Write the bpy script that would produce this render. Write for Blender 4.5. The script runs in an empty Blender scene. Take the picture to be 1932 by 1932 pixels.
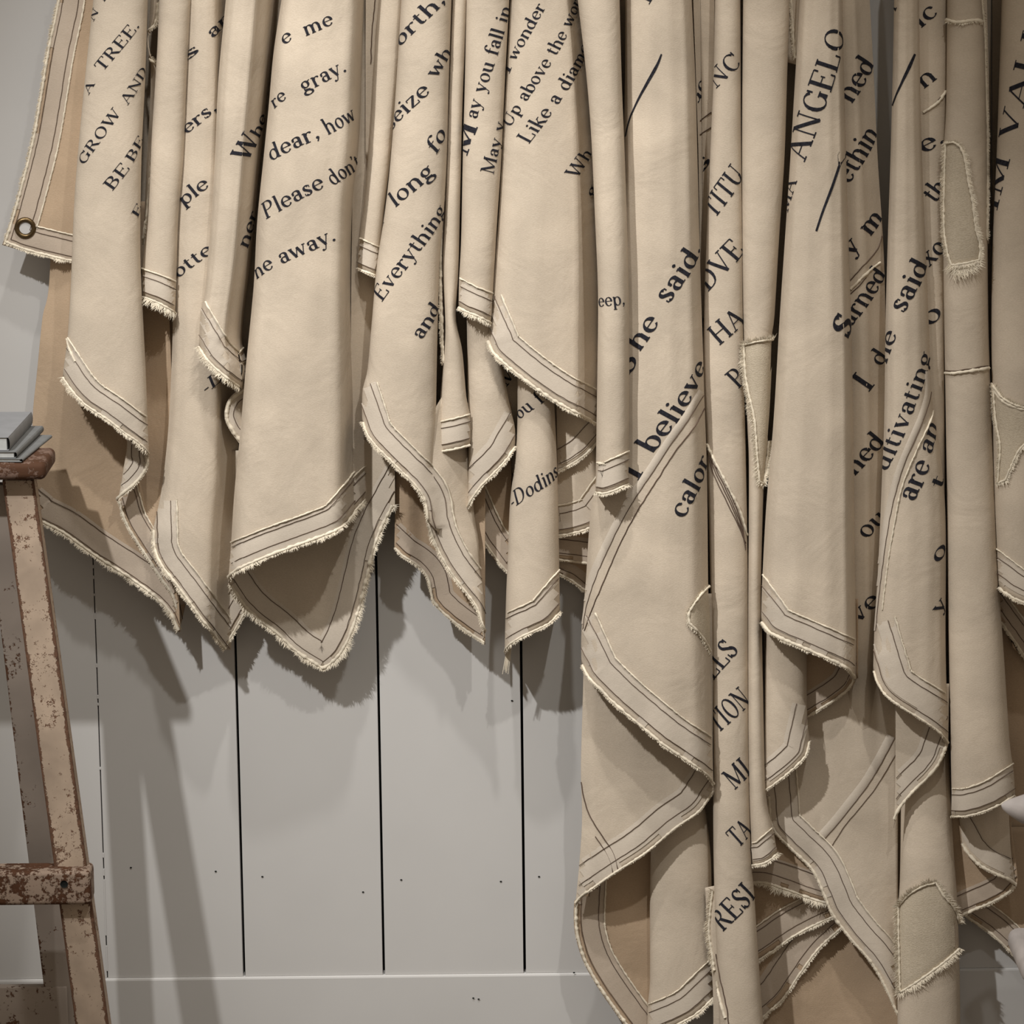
import bpy, math, random
import numpy as np
from mathutils import Vector, Matrix
from mathutils.bvhtree import BVHTree
from mathutils import noise as mn

random.seed(7)
SC = bpy.context.scene
COL = SC.collection
# ------------------------------------------------------------------ camera
U = 0.00055                       # metres per photograph pixel at the wall plane (y = 0)
F = 7000.0                        # focal length in photograph pixels
TP = 0.200
PITCH = math.atan(TP)
ROLL = 0.0118
ZC = 1.15                         # height of the picture centre on the wall
fw = Vector((0, math.cos(PITCH), -math.sin(PITCH)))
up0 = Vector((0, math.sin(PITCH), math.cos(PITCH)))
rt0 = Vector((1, 0, 0))
rt = (rt0 * math.cos(ROLL) - up0 * math.sin(ROLL)).normalized()
upv = (up0 * math.cos(ROLL) + rt0 * math.sin(ROLL)).normalized()
CAM = Vector((0, 0, ZC)) - fw * (F * U)
cd = bpy.data.cameras.new('camera')
cam = bpy.data.objects.new('camera', cd)
COL.objects.link(cam)
cd.sensor_width = 36.0
cd.lens = F / 1932.0 * 36.0
cd.clip_end = 60
m3 = Matrix((rt, upv, -fw)).transposed()
cam.matrix_world = Matrix.Translation(CAM) @ m3.to_4x4()
SC.camera = cam

# ------------------------------------------------------------------ world, lights, exposure
SC.view_settings.view_transform = 'Standard'
SC.view_settings.look = 'None'
SC.view_settings.exposure = 0.0
SC.view_settings.gamma = 1.0
SC.view_settings.use_curve_mapping = False
W = bpy.data.worlds.new('room_light')
SC.world = W
W.use_nodes = True
W.node_tree.nodes['Background'].inputs[0].default_value = (1.0, 0.85, 0.68, 1)
W.node_tree.nodes['Background'].inputs[1].default_value = 0.31


def spot(name, target, lx, ly, dist, power, col, size, ang=60):
    """a ceiling spot: towards the lamp the ray goes lx left, ly up for 1 out"""
    d = Vector((-lx, -1.0, ly)).normalized()
    ld = bpy.data.lights.new(name, 'SPOT')
    ld.energy = power
    ld.color = col
    ld.shadow_soft_size = size
    ld.spot_size = math.radians(ang)
    ld.spot_blend = 1.0
    o = bpy.data.objects.new(name, ld)
    COL.objects.link(o)
    o.location = Vector(target) + d * dist
    o.rotation_euler = (-d).to_track_quat('-Z', 'Y').to_euler()
    return o


spot('ceiling_spot', (0.0, 0, 1.06), 0.62, 1.18, 3.4, 365, (1.0, 0.985, 0.965), 0.03, 26)
spot('ceiling_spot', (-0.06, 0, 1.10), -0.35, 1.30, 3.2, 106, (1.0, 0.975, 0.93), 0.03, 28)
spot('ceiling_spot', (-0.08, 0, 1.00), 0.10, 2.6, 2.6, 92, (1.0, 0.97, 0.93), 0.04, 34)

# ------------------------------------------------------------------ helpers


def ray(px, py):
    return (fw + rt * ((px - 966.0) / F) + upv * ((966.0 - py) / F))


def at(px, py, d=0.0):
    """world point seen at photo pixel (px,py), d pixels' worth of distance in front of the wall"""
    r = ray(px, py)
    t = (-d * U - CAM.y) / r.y
    return CAM + r * t


def link(o, parent=None):
    COL.objects.link(o)
    if parent:
        o.parent = parent
    return o


def tag(o, label=None, cat=None, group=None, kind=None):
    if label: o['label'] = label
    if cat: o['category'] = cat
    if group: o['group'] = group
    if kind: o['kind'] = kind
    return o


def empty(name, loc=(0, 0, 0)):
    o = bpy.data.objects.new(name, None)
    o.empty_display_size = 0.02
    return link(o)


def mesh(name, verts, faces, mat, parent=None, smooth=True, uvs=None):
    me = bpy.data.meshes.new(name)
    me.from_pydata([tuple(v) for v in verts], [], faces)
    if mat: me.materials.append(mat)
    if smooth:
        me.polygons.foreach_set('use_smooth', [True] * len(me.polygons))
    if uvs is not None:
        l = me.uv_layers.new(name='UVMap')
        for i, lo in enumerate(me.loops):
            l.data[i].uv = uvs[lo.vertex_index] if len(uvs) == len(verts) else uvs[i]
    me.update()
    o = bpy.data.objects.new(name, me)
    return link(o, parent)


class MB:
    def __init__(s):
        s.v = []; s.f = []; s.uv = []

    def grid(s, rows, uvrows=None):
        """rows: list of equal-length point lists (None allowed)"""
        ids = []
        for a, r in enumerate(rows):
            q = []
            for b, p in enumerate(r):
                if p is None:
                    q.append(-1)
                else:
                    q.append(len(s.v)); s.v.append(tuple(p))
                    s.uv.append(uvrows[a][b] if uvrows else (0, 0))
            ids.append(q)
        for a in range(len(ids) - 1):
            for b in range(len(ids[a]) - 1):
                t = (ids[a][b], ids[a + 1][b], ids[a + 1][b + 1], ids[a][b + 1])
                if min(t) >= 0: s.f.append(t)

    def tube(s, pts, r, n=5):
        pts = [Vector(p) for p in pts]
        if len(pts) < 2: return
        rows = []
        for i, p in enumerate(pts):
            t = (pts[min(i + 1, len(pts) - 1)] - pts[max(i - 1, 0)])
            if t.length < 1e-9: t = Vector((1, 0, 0))
            t.normalize()
            a = t.cross(Vector((0, 1, 0)))
            if a.length < 1e-4: a = t.cross(Vector((1, 0, 0)))
            a.normalize(); b = t.cross(a)
            ri = r[i] if hasattr(r, '__len__') else r
            rows.append([p + (a * math.cos(k * 2 * math.pi / n) + b * math.sin(k * 2 * math.pi / n)) * ri for k in range(n + 1)])
        s.grid(rows)

    def build(s, name, mat, parent=None, smooth=True):
        return mesh(name, s.v, s.f, mat, parent, smooth, s.uv)


def catmull(P, step=5.0, sharp=50):
    """dense smooth polyline through 2D points, kinks sharper than `sharp` degrees are kept"""
    P = [np.array(p, float) for p in P]
    n = len(P)
    cut = [0]
    for i in range(1, n - 1):
        a = P[i] - P[i - 1]; b = P[i + 1] - P[i]
        c = np.dot(a, b) / (np.linalg.norm(a) * np.linalg.norm(b) + 1e-9)
        if math.degrees(math.acos(max(-1, min(1, c)))) > sharp: cut.append(i)
    cut.append(n - 1)
    out = []
    for c0, c1 in zip(cut[:-1], cut[1:]):
        Q = P[c0:c1 + 1]
        for i in range(len(Q) - 1):
            p1, p2 = Q[i], Q[i + 1]
            p0 = Q[i - 1] if i > 0 else 2 * p1 - p2
            p3 = Q[i + 2] if i + 2 < len(Q) else 2 * p2 - p1
            k = max(1, int(np.linalg.norm(p2 - p1) / step))
            for j in range(k):
                t = j / k
                out.append(0.5 * ((2 * p1) + (-p0 + p2) * t + (2 * p0 - 5 * p1 + 4 * p2 - p3) * t * t + (-p0 + 3 * p1 - 3 * p2 + p3) * t ** 3))
    out.append(P[-1])
    return np.array(out)


def offset(D, off, side=1):
    if abs(off) < 0.01: return D.copy(), np.ones(len(D), bool)
    T = np.diff(D, axis=0)
    T /= (np.linalg.norm(T, axis=1)[:, None] + 1e-9)
    Nn = np.stack([T[:, 1], -T[:, 0]], 1) * side
    N0 = np.vstack([Nn[:1], Nn]); N1 = np.vstack([Nn, Nn[-1:]])
    M = N0 + N1
    l2 = (M ** 2).sum(1)
    M = 2 * M / np.maximum(l2, 0.5)[:, None]
    O = D + M * off
    d = np.sqrt(((O[:, None, :] - D[None, :, :]) ** 2).sum(2)).min(1)
    ok = d > abs(off) * 0.93
    if ok.sum() < 2: ok[:] = True
    idx = np.where(ok)[0]
    for i in np.where(~ok)[0]:
        O[i] = O[idx[np.abs(idx - i).argmin()]]
    return O, ok


def interp(tab, y):
    if not hasattr(tab, '__len__'): return tab
    xs = [a for a, b in tab]; vs = [b for a, b in tab]
    return float(np.interp(y, xs, vs))


class Curve:
    """x as smooth function of y through traced points"""
    def __init__(s, P):
        P = sorted(P, key=lambda p: p[1])
        s.y = np.array([p[1] for p in P], float); s.x = np.array([p[0] for p in P], float)
        D = catmull([(a, b) for a, b in zip(s.x, s.y)], 12, 179)
        o = np.argsort(D[:, 1], kind='stable')
        s.dy = D[o, 1]; s.dx = D[o, 0]

    def __call__(s, y):
        if y < s.dy[0]:
            k = (s.dx[min(6, len(s.dx) - 1)] - s.dx[0]) / max(1e-6, s.dy[min(6, len(s.dx) - 1)] - s.dy[0])
            return s.dx[0] + (y - s.dy[0]) * max(-0.25, min(0.25, k))
        return float(np.interp(y, s.dy, s.dx))


TOPY = -120.0


class Fold:
    pass


def reg(f, bn, name='canvas_fold'):
    f.mat = bn.pop('mat', 'canvas')
    f.obj = f.mb.build(bn.get('part', name), M[f.mat], bn['root'])
    md = f.obj.modifiers.new('thickness', 'SOLIDIFY'); md.thickness = 1.3 * U; md.offset = -1.0
    bn['cur'] = f


def one(folds):
    return folds[0] if isinstance(folds, (list, tuple)) else folds


def surf_noise(px, py, seed, amp):
    return amp * (mn.noise((px * 0.006, py * 0.0022, seed)) * 0.7 + 0.3 * mn.noise((px * 0.02, py * 0.012, seed + 5)))


def fold(bn, L, R, B, d, b=40, top=TOPY, prof=None, wall=True, back=15, n=2.3, wob=6.0, inset=6, ns=26, seed=None, rough=0):
    """one hanging fold of cloth: traced side lines, traced lower edge, depth off the wall, bulge"""
    global FSEED
    FSEED += 1.37
    seed = FSEED if seed is None else seed
    Lc, Rc = Curve(L), Curve(R)
    Bd = catmull(B, 5)
    ss, yy = [], []
    for x, y in Bd:
        l, r = Lc(y), Rc(y)
        ss.append((x - l) / max(1.0, r - l)); yy.append(y)
    o = np.argsort(ss, kind='stable')
    ss = np.array(ss)[o]; yy = np.array(yy)[o]
    th = np.linspace(0, math.pi, ns)
    S = list(0.5 - 0.5 * np.cos(th))
    ymax = max(yy)
    nt = max(8, int((ymax - top) / 16))
    cols = []; uvc = []
    def dep(s, y):
        dd = interp(d, y) if not isinstance(d, tuple) else float(np.interp(y, [0, ymax], d))
        if prof is not None:
            h = float(np.interp(s, [a for a, c in prof], [c for a, c in prof]))
            v = dd + h * b
        else:
            h = max(0.0, 1 - abs(2 * s - 1) ** n) ** (1 / n)
            v = dd + b * h
        return v
    sc = [(-1, 0.0)] * 0
    plan = []
    if wall:
        plan += [(0.0, 'w2l'), (0.0, 'w1l')]
    plan += [(s, None) for s in S]
    if wall:
        plan += [(1.0, 'w1r'), (1.0, 'w2r')]
    for s, kind in plan:
        yb = float(np.interp(s, ss, yy))
        col = []; uc = []
        for j in range(nt + 1):
            t = j / nt
            y = top + (yb - top) * t
            l, r = Lc(y), Rc(y)
            x = l + (r - l) * s
            z = dep(s, y)
            if kind is None:
                e = min(1.0, 6 * s * (1 - s) + 0.05)
                z += surf_noise(x, y, seed, wob) * e
                if rough: z += rough * e * mn.noise((x * 0.03 + seed, y * 0.03, seed))
            else:
                k = 0.5 if kind[1] == '1' else 1.0
                z = z + (min(back, z - 4) - z) * k
                x += (inset * k + 1) * (1 if kind[2] == 'l' else -1)
            col.append(at(x, y, z)); uc.append((x / 100.0 + seed, -y / 100.0))
        cols.append(col); uvc.append(uc)
    rows = list(map(list, zip(*cols))); uvr = list(map(list, zip(*uvc)))
    f = Fold()
    f.mb = MB(); f.mb.grid(rows, uvr)
    f.bvh = BVHTree.FromPolygons([Vector(v) for v in f.mb.v], f.mb.f)
    f.L, f.R = Lc, Rc
    reg(f, bn)
    bn['folds'].append(f)
    return f


FSEED = 1.0


def ribbon(bn, Lp, Rp, dl, dr, mid=0.0, ns=12, wob=3.0):
    """free patch of cloth between two traced lines (depth dl on the first, dr on the second)"""
    global FSEED
    FSEED += 1.37
    A = catmull(Lp, 4); Bq = catmull(Rp, 4)
    n = 40
    def res(D):
        s = np.r_[0, np.cumsum(np.linalg.norm(np.diff(D, axis=0), axis=1))]
        q = np.linspace(0, s[-1], n)
        return np.stack([np.interp(q, s, D[:, 0]), np.interp(q, s, D[:, 1])], 1)
    A = res(A); Bq = res(Bq)
    rows = []; uvr = []
    for i in range(n):
        r = []; ur = []
        for k in range(ns + 1):
            s = k / ns
            x, y = A[i] * (1 - s) + Bq[i] * s
            a = float(np.interp(i / (n - 1), np.linspace(0, 1, len(dl)), dl)) if hasattr(dl, '__len__') else dl
            c = float(np.interp(i / (n - 1), np.linspace(0, 1, len(dr)), dr)) if hasattr(dr, '__len__') else dr
            z = a * (1 - s) + c * s + mid * math.sin(math.pi * s) + surf_noise(x, y, FSEED, wob)
            r.append(at(x, y, z)); ur.append((x / 100.0 + FSEED, -y / 100.0))
        rows.append(r); uvr.append(ur)
    f = Fold(); f.mb = MB(); f.mb.grid(rows, uvr)
    f.bvh = BVHTree.FromPolygons([Vector(v) for v in f.mb.v], f.mb.f)
    f.L = f.R = None
    reg(f, bn)
    bn['folds'].append(f)
    return f


def drape(folds, px, py, eps=1.0):
    """lay a traced point on the cloth surface, eps px-units proud of it"""
    r = ray(px, py).normalized()
    best = None
    for f in folds:
        h = f.bvh.ray_cast(CAM, r)
        if h[0] is not None and (best is None or h[3] < best[3]): best = h
    if best is None: return None
    n = best[1]
    if n.dot(r) > 0: n = -n
    n = (n - r * 0.6).normalized()
    return best[0] + n * (eps * U)


def runs(pts):
    out = []; cur = []
    for p in pts:
        if p is None:
            if len(cur) > 1: out.append(cur)
            cur = []
        else:
            if cur and (p - cur[-1]).length > 40 * U:
                if len(cur) > 1: out.append(cur)
                cur = []
            cur.append(p)
    if len(cur) > 1: out.append(cur)
    return out


def stitch(bn, folds, P, off=0, side=1, r=0.68, dense=None, eps=1.0):
    D = catmull(P, 5) if dense is None else dense
    O, ok = offset(D, off, side)
    O = O[ok]
    ph = random.random() * 50
    O = O + np.array([[0.9 * mn.noise((i * 0.35, ph, 0)), 0.9 * mn.noise((i * 0.35, ph, 9))] for i in range(len(O))])
    mb = MB()
    for rr in runs([drape(folds, x, y, eps) for x, y in O]):
        mb.tube(rr, r * U, 4)
    if mb.f:
        mb.build('stitching', M['stitch'], one(folds).obj)['label'] = 'dark brown stitch line'


def fuzz(bn, folds, P, out=1, ln=9, r=3.6, dens=1.0, dense=None, eps=1.5, rag=1.0):
    """ravelled raw edge: a woolly cord with loose threads, along a traced line"""
    D = catmull(P, 3) if dense is None else dense
    pts = [drape(folds, x, y, eps) for x, y in D]
    ph = random.random() * 99
    mbf = MB(); r = r * 0.95; ln = ln * 1.35
    T = np.gradient(D, axis=0); T /= (np.linalg.norm(T, axis=1)[:, None] + 1e-9)
    k0 = None
    seg = []; rad = []
    def flush():
        if len(seg) > 1: mbf.tube(list(seg), list(rad), 5)
        seg.clear(); rad.clear()
    for i, p in enumerate(pts):
        if p is None or (seg and (p - seg[-1]).length > 40 * U):
            flush()
            if p is None: continue
        w = r * (0.75 + 0.5 * mn.noise((i * 0.5, ph, 3))) + 0.35 * random.random()
        seg.append(p + Vector((mn.noise((i * .6, ph, 1)), 0, mn.noise((i * .6, ph, 2)))) * (0.9 * U)); rad.append(max(0.5, w) * U)
    flush()
    for i, p in enumerate(pts if ln > 0 else []):
        if p is None: continue
        for q in range(int(dens * 8 + random.random())):
            nx, ny = -T[i][1] * out, T[i][0] * out      # outward in the photo: down for left-to-right lines
            l = 0.8 * ln * (0.35 + 0.7 * random.random()) * (0.6 + 0.6 * (mn.noise((i * 0.16, ph, 7)) + 0.5) * rag)
            j = (random.random() - 0.5) * 1.7
            dx, dy = nx + T[i][0] * j, ny + T[i][1] * j
            x0, y0 = D[i] + T[i] * (random.random() - .5) * 3
            b = p + Vector(((x0 - D[i][0]), 0, -(y0 - D[i][1]))) * U
            e = b + Vector((dx, -0.25 - 0.5 * random.random(), -dy)) * (l * U)
            m = (b + e) / 2 + Vector((random.random() - .5, 0, random.random() - .5)) * (l * .3 * U)
            w = Vector((dy, 0, dx)).normalized() * (0.6 * U)
            k = len(mbf.v)
            mbf.v += [tuple(b - w), tuple(b + w), tuple(m + w), tuple(m - w), tuple(e)]
            mbf.uv += [(0, 0)] * 5
            mbf.f += [(k, k + 1, k + 2, k + 3), (k + 3, k + 2, k + 4)]
    if mbf.f:
        q = mbf.build('frayed_edge', M['fuzz'], one(folds).obj); q['kind'] = 'stuff'


def band(bn, folds, D, o0, o1, side=1, eps=1.6, key='hem'):
    rows = []; uv = []
    nr = 4
    for a in range(nr + 1):
        O, ok = offset(D, o0 + (o1 - o0) * a / nr, side)
        e = eps if 0 < a < nr else 0.2
        rows.append([drape(folds, x, y, e) for x, y in O])
        uv.append([(i * .05, a * .1) for i in range(len(O))])
    lim = 45 * U
    mb = MB()
    for a in range(nr):
        for b in range(len(rows[a]) - 1):
            q = [rows[a][b], rows[a + 1][b], rows[a + 1][b + 1], rows[a][b + 1]]
            if any(p is None for p in q): continue
            if max((q[0] - q[2]).length, (q[1] - q[3]).length) > lim: continue
            k = len(mb.v)
            mb.v += [tuple(p) for p in q]
            mb.uv += [uv[a][b], uv[a + 1][b], uv[a + 1][b + 1], uv[a][b + 1]]
            mb.f.append((k, k + 1, k + 2, k + 3))
    if mb.f:
        import bmesh
        o = mb.build(key, M['hem_back_shaded' if one(folds).mat == 'tan' else 'hem'], one(folds).obj)
        bm = bmesh.new(); bm.from_mesh(o.data)
        bmesh.ops.remove_doubles(bm, verts=bm.verts, dist=1e-6)
        for g in bm.faces: g.smooth = True
        bm.to_mesh(o.data); bm.free()
        o['label'] = 'paler folded hem band'


def hem(bn, folds, P, w=44, st=(12, 34), side=1, ln=8, r=2.8, ridge=True, fz=True, dens=1.0, extra=True):
    if not isinstance(folds, (list, tuple)): folds = [folds]
    D = catmull(P, 5)
    def ext(Q, step):
        a = Q[0] - Q[min(4, len(Q) - 1)]; a /= np.linalg.norm(a) + 1e-9
        c = Q[-1] - Q[max(-5, -len(Q))]; c /= np.linalg.norm(c) + 1e-9
        n_ = int(w * 1.3 / step)
        return np.vstack([Q[0] + np.outer(np.arange(n_, 0, -1) * step, a), Q, Q[-1] + np.outer(np.arange(1, n_ + 1) * step, c)])
    D = ext(D, 5)
    band(bn, folds, D, 0, w, side)
    for s in st: stitch(bn, folds, None, s, side, dense=D, eps=2.2)
    if fz:
        D3 = catmull(P, 3)
        O, ok = offset(D3, 3.0, side)
        fuzz(bn, folds, None, side, ln, r, dens, dense=O[ok])
    if ridge:
        D3 = ext(catmull(P, 4), 4)
        O, ok = offset(D3, w + 1, side)
        fuzz(bn, folds, None, -side, 2.5, 2.0, 0.35, dense=O[ok], eps=1.8, rag=.6)


# ------------------------------------------------------------------ a small book-face alphabet, cap height 1
T, t = 0.145, 0.05
XH = 0.64


def _s(x, y, h=0.10): return ('L', x - h, y, x + h, y, t * 1.15)


def _v(x, y0, y1, w=T): return ('L', x, y0, x, y1, w)


def _o(cx, cy, rx, ry, a0=0, a1=360): return ('A', cx, cy, rx, ry, a0, a1)


GL = {
 'a': (0.56, [_o(.26, .47, .17, .16, 0, 170), ('D', .12, .45, .06), _v(.40, .03, .48), ('L', .40, .04, .53, .05, t), _o(.26, .19, .16, .18, 60, 330)]),
 'b': (0.62, [_v(.14, 0, 1.0), ('L', .04, .98, .14, 1.0, t), _o(.34, .31, .21, .32)]),
 'c': (0.54, [_o(.30, .32, .22, .32, 45, 320), ('D', .45, .50, .06)]),
 'd': (0.64, [_v(.47, 0, 1.0), ('L', .36, .98, .47, 1.0, t), _s(.53, 0.01, .06), _o(.27, .31, .21, .32)]),
 'e': (0.56, [_o(.29, .32, .22, .32, 0, 325), ('L', .08, .35, .51, .35, t)]),
 'f': (0.38, [_v(.15, 0, .8), _s(.16, 0, .13), ('L', .02, .62, .34, .62, t), _o(.30, .80, .15, .19, 40, 180), ('D', .42, .90, .055)]),
 'g': (0.60, [_o(.27, .42, .18, .21), ('L', .42, .56, .56, .62, t), ('L', .16, .24, .12, .12, t), ('L', .12, .10, .42, .04, T * .8), _o(.28, -.12, .23, .15)]),
 'h': (0.66, [_v(.14, 0, 1.0), ('L', .04, .98, .14, 1.0, t), _s(.14, 0), _o(.32, .42, .18, .20, 0, 170), _v(.50, 0, .44), _s(.50, 0)]),
 'i': (0.32, [_v(.16, 0, .62), ('L', .04, .60, .16, .63, t), _s(.16, 0), ('D', .15, .86, .075)]),
 'k': (0.64, [_v(.14, 0, 1.0), ('L', .04, .98, .14, 1.0, t), _s(.14, 0), ('L', .16, .26, .44, .6, t), ('L', .26, .38, .52, .02, T), _s(.46, .61), _s(.54, 0)]),
 'l': (0.30, [_v(.15, 0, 1.0), ('L', .04, .98, .15, 1.0, t), _s(.15, 0)]),
 'm': (0.96, [_v(.14, 0, .62), ('L', .03, .60, .14, .63, t), _s(.14, 0), _o(.30, .43, .16, .19, 0, 170), _v(.46, 0, .45), _s(.46, 0), _o(.62, .43, .16, .19, 0, 170), _v(.78, 0, .45), _s(.78, 0)]),
 'n': (0.66, [_v(.14, 0, .62), ('L', .03, .60, .14, .63, t), _s(.14, 0), _o(.32, .42, .18, .20, 0, 170), _v(.50, 0, .44), _s(.50, 0)]),
 'o': (0.60, [_o(.30, .32, .22, .32)]),
 'p': (0.62, [_v(.14, -.30, .62), ('L', .03, .60, .14, .63, t), _s(.14, -.30, .12), _o(.34, .31, .21, .32)]),
 'r': (0.46, [_v(.14, 0, .62), ('L', .03, .60, .14, .63, t), _s(.15, 0, .12), _o(.32, .42, .17, .18, 70, 170), ('D', .39, .55, .06)]),
 's': (0.46, [_o(.22, .48, .13, .15, 30, 260), ('L', .11, .42, .33, .22, T), _o(.23, .16, .14, .15, 210, 430), _v(.37, .46, .60, t), _v(.07, .04, .18, t)]),
 't': (0.40, [_v(.16, .12, .80, T * .9), ('L', .03, .62, .33, .62, t), _o(.27, .13, .11, .12, 180, 320)]),
 'u': (0.66, [_v(.14, .18, .62), _s(.10, .61, .07), _o(.31, .19, .18, .19, 180, 350), _v(.48, 0, .62), _s(.43, .61, .06), _s(.55, 0, .06)]),
 'v': (0.60, [('L', .10, .62, .31, .02, T), ('L', .31, .02, .50, .62, t), _s(.12, .62), _s(.49, .62, .08)]),
 'w': (0.86, [('L', .09, .62, .27, .02, T), ('L', .27, .02, .43, .60, t), ('L', .43, .60, .60, .02, T), ('L', .60, .02, .76, .62, t), _s(.10, .62), _s(.76, .62, .08)]),
 'x': (0.60, [('L', .10, .62, .48, 0, T), ('L', .48, .62, .10, 0, t), _s(.12, .62, .09), _s(.48, .62, .08), _s(.10, 0, .08), _s(.49, 0, .09)]),
 'y': (0.60, [('L', .10, .62, .32, .04, T), ('L', .50, .62, .22, -.22, t), _s(.12, .62), _s(.50, .62, .08), ('L', .22, -.22, .10, -.26, t), ('D', .10, -.22, .065)]),
 'z': (0.52, [('L', .06, .60, .44, .60, t * 1.2), ('L', .43, .60, .08, .02, T * .9), ('L', .06, .02, .46, .02, t * 1.2), _v(.07, .46, .60, t), _v(.45, .02, .18, t)]),
 'A': (0.86, [('L', .40, .98, .72, 0, T), ('L', .40, .98, .12, 0, t), ('L', .24, .34, .60, .34, t), _s(.12, 0, .11), _s(.72, 0, .12)]),
 'B': (0.76, [_v(.18, 0, 1), _s(.16, 0, .12), _s(.16, 1, .12), ('L', .18, .52, .40, .52, t), ('L', .18, 1, .38, 1, t), ('L', .18, 0, .40, 0, t), _o(.38, .76, .20, .24, -90, 90), _o(.40, .26, .24, .26, -90, 90)]),
 'C': (0.80, [_o(.42, .50, .32, .50, 40, 320), _v(.70, .70, .98, t * 1.4)]),
 'D': (0.86, [_v(.18, 0, 1), _s(.15, 0, .12), _s(.15, 1, .12), ('L', .18, 1, .38, 1, t), ('L', .18, 0, .38, 0, t), _o(.38, .50, .36, .50, -90, 90)]),
 'E': (0.74, [_v(.18, 0, 1), _s(.15, 0, .12), _s(.15, 1, .12), ('L', .18, 1, .62, 1, t), ('L', .18, .52, .48, .52, t), ('L', .18, 0, .64, 0, t), _v(.62, .80, 1, t * 1.3), _v(.64, 0, .22, t * 1.3), _v(.48, .42, .62, t)]),
 'G': (0.86, [_o(.42, .50, .32, .50, 40, 330), _v(.70, .72, .98, t * 1.4), _v(.70, .06, .42), _s(.70, .42, .12)]),
 'H': (0.92, [_v(.18, 0, 1), _v(.72, 0, 1), ('L', .18, .52, .72, .52, t), _s(.18, 0, .13), _s(.18, 1, .13), _s(.72, 0, .13), _s(.72, 1, .13)]),
 'I': (0.42, [_v(.21, 0, 1), _s(.21, 0, .14), _s(.21, 1, .14)]),
 'L': (0.72, [_v(.18, 0, 1), _s(.17, 1, .13), _s(.14, 0, .10), ('L', .18, 0, .62, 0, t), _v(.62, 0, .26, t * 1.3)]),
 'M': (1.04, [_v(.15, 0, 1, t), ('L', .16, 1, .50, .05, T), ('L', .50, .05, .84, 1, t), _v(.85, 0, 1, T), _s(.15, 0, .11), _s(.85, 0, .13), _s(.12, 1, .09), _s(.88, 1, .09)]),
 'N': (0.92, [_v(.17, 0, 1, t), ('L', .16, 1, .74, .02, T), _v(.74, 0, 1, t), _s(.17, 0, .12), _s(.13, 1, .11), _s(.74, 1, .12)]),
 'O': (0.88, [_o(.44, .50, .33, .51)]),
 'P': (0.72, [_v(.18, 0, 1), _s(.18, 0, .13), _s(.15, 1, .12), ('L', .18, 1, .38, 1, t), ('L', .18, .48, .38, .48, t), _o(.38, .74, .23, .26, -90, 90)]),
 'R': (0.82, [_v(.18, 0, 1), _s(.18, 0, .13), _s(.15, 1, .12), ('L', .18, 1, .38, 1, t), ('L', .18, .50, .38, .50, t), _o(.38, .75, .22, .25, -90, 90), ('L', .40, .50, .68, .02, T), _s(.73, 0, .09)]),
 'S': (0.64, [_o(.31, .75, .20, .24, 25, 255), ('L', .14, .66, .48, .34, T), _o(.32, .25, .22, .25, 205, 435), _v(.52, .74, .98, t * 1.3), _v(.09, .02, .28, t * 1.3)]),
 'T': (0.78, [_v(.39, 0, 1), _s(.39, 0, .14), ('L', .06, 1, .72, 1, t), _v(.07, .78, 1, t * 1.3), _v(.71, .78, 1, t * 1.3)]),
 'U': (0.88, [_v(.17, .32, 1), _o(.44, .32, .27, .33, 180, 360), _v(.71, .32, 1, t), _s(.17, 1, .13), _s(.71, 1, .12)]),
 'V': (0.84, [('L', .10, 1, .42, .02, T), ('L', .42, .02, .70, 1, t), _s(.12, 1, .12), _s(.70, 1, .11)]),
 'W': (1.16, [('L', .10, 1, .36, .02, T), ('L', .36, .02, .58, 1, t), ('L', .58, 1, .82, .02, T), ('L', .82, .02, 1.04, 1, t), _s(.12, 1, .12), _s(1.04, 1, .11), _s(.58, 1, .1)]),
 '.': (0.30, [('D', .15, .07, .085)]),
 ',': (0.30, [('D', .15, .07, .085), ('L', .20, .05, .10, -.16, t * 1.4)]),
 "'": (0.22, [('D', .12, .92, .07), ('L', .16, .92, .08, .74, t * 1.2)]),
 '-': (0.36, [('L', .06, .30, .30, .30, t * 1.7)]),
 '"': (0.40, [('D', .12, .92, .07), ('L', .16, .92, .08, .74, t), ('D', .28, .92, .07), ('L', .32, .92, .24, .74, t)]),
 ' ': (0.40, []),
}


def strokes(ch):
    """-> list of (centre points, widths)"""
    out = []
    for q in GL[ch][1]:
        if q[0] == 'L':
            _, x0, y0, x1, y1, w = q
            n = max(2, int(math.hypot(x1 - x0, y1 - y0) / 0.10) + 1)
            out.append(([(x0 + (x1 - x0) * i / n, y0 + (y1 - y0) * i / n) for i in range(n + 1)], [w] * (n + 1)))
        elif q[0] == 'A':
            _, cx, cy, rx, ry, a0, a1 = q
            n = max(6, int(abs(a1 - a0) / 20))
            P = []; Wd = []
            for i in range(n + 1):
                a = math.radians(a0 + (a1 - a0) * i / n)
                P.append((cx + (rx - .02) * math.cos(a), cy + (ry - .01) * math.sin(a)))
                c = abs(math.cos(a - 0.25)) ** 1.5
                Wd.append(t + (T - t) * c)
            out.append((P, Wd))
        else:
            _, x, y, r = q
            n = 4
            P = [(x - r * .92 + 2 * r * .92 * i / n, y) for i in range(n + 1)]
            out.append((P, [2 * r * math.sqrt(max(0.03, 1 - ((i / n) * 2 - 1) ** 2)) for i in range(n + 1)]))
    return out


def unwrap(f, x, y, k=0.55):
    if f.L is None: return x
    l, r = f.L(y), f.R(y)
    s = max(0.0, min(1.0, (x - l) / (r - l)))
    return s * (1 - k) + k * (math.asin(2 * s - 1) / math.pi + .5)


_S = np.linspace(0, 1, 401)


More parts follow.
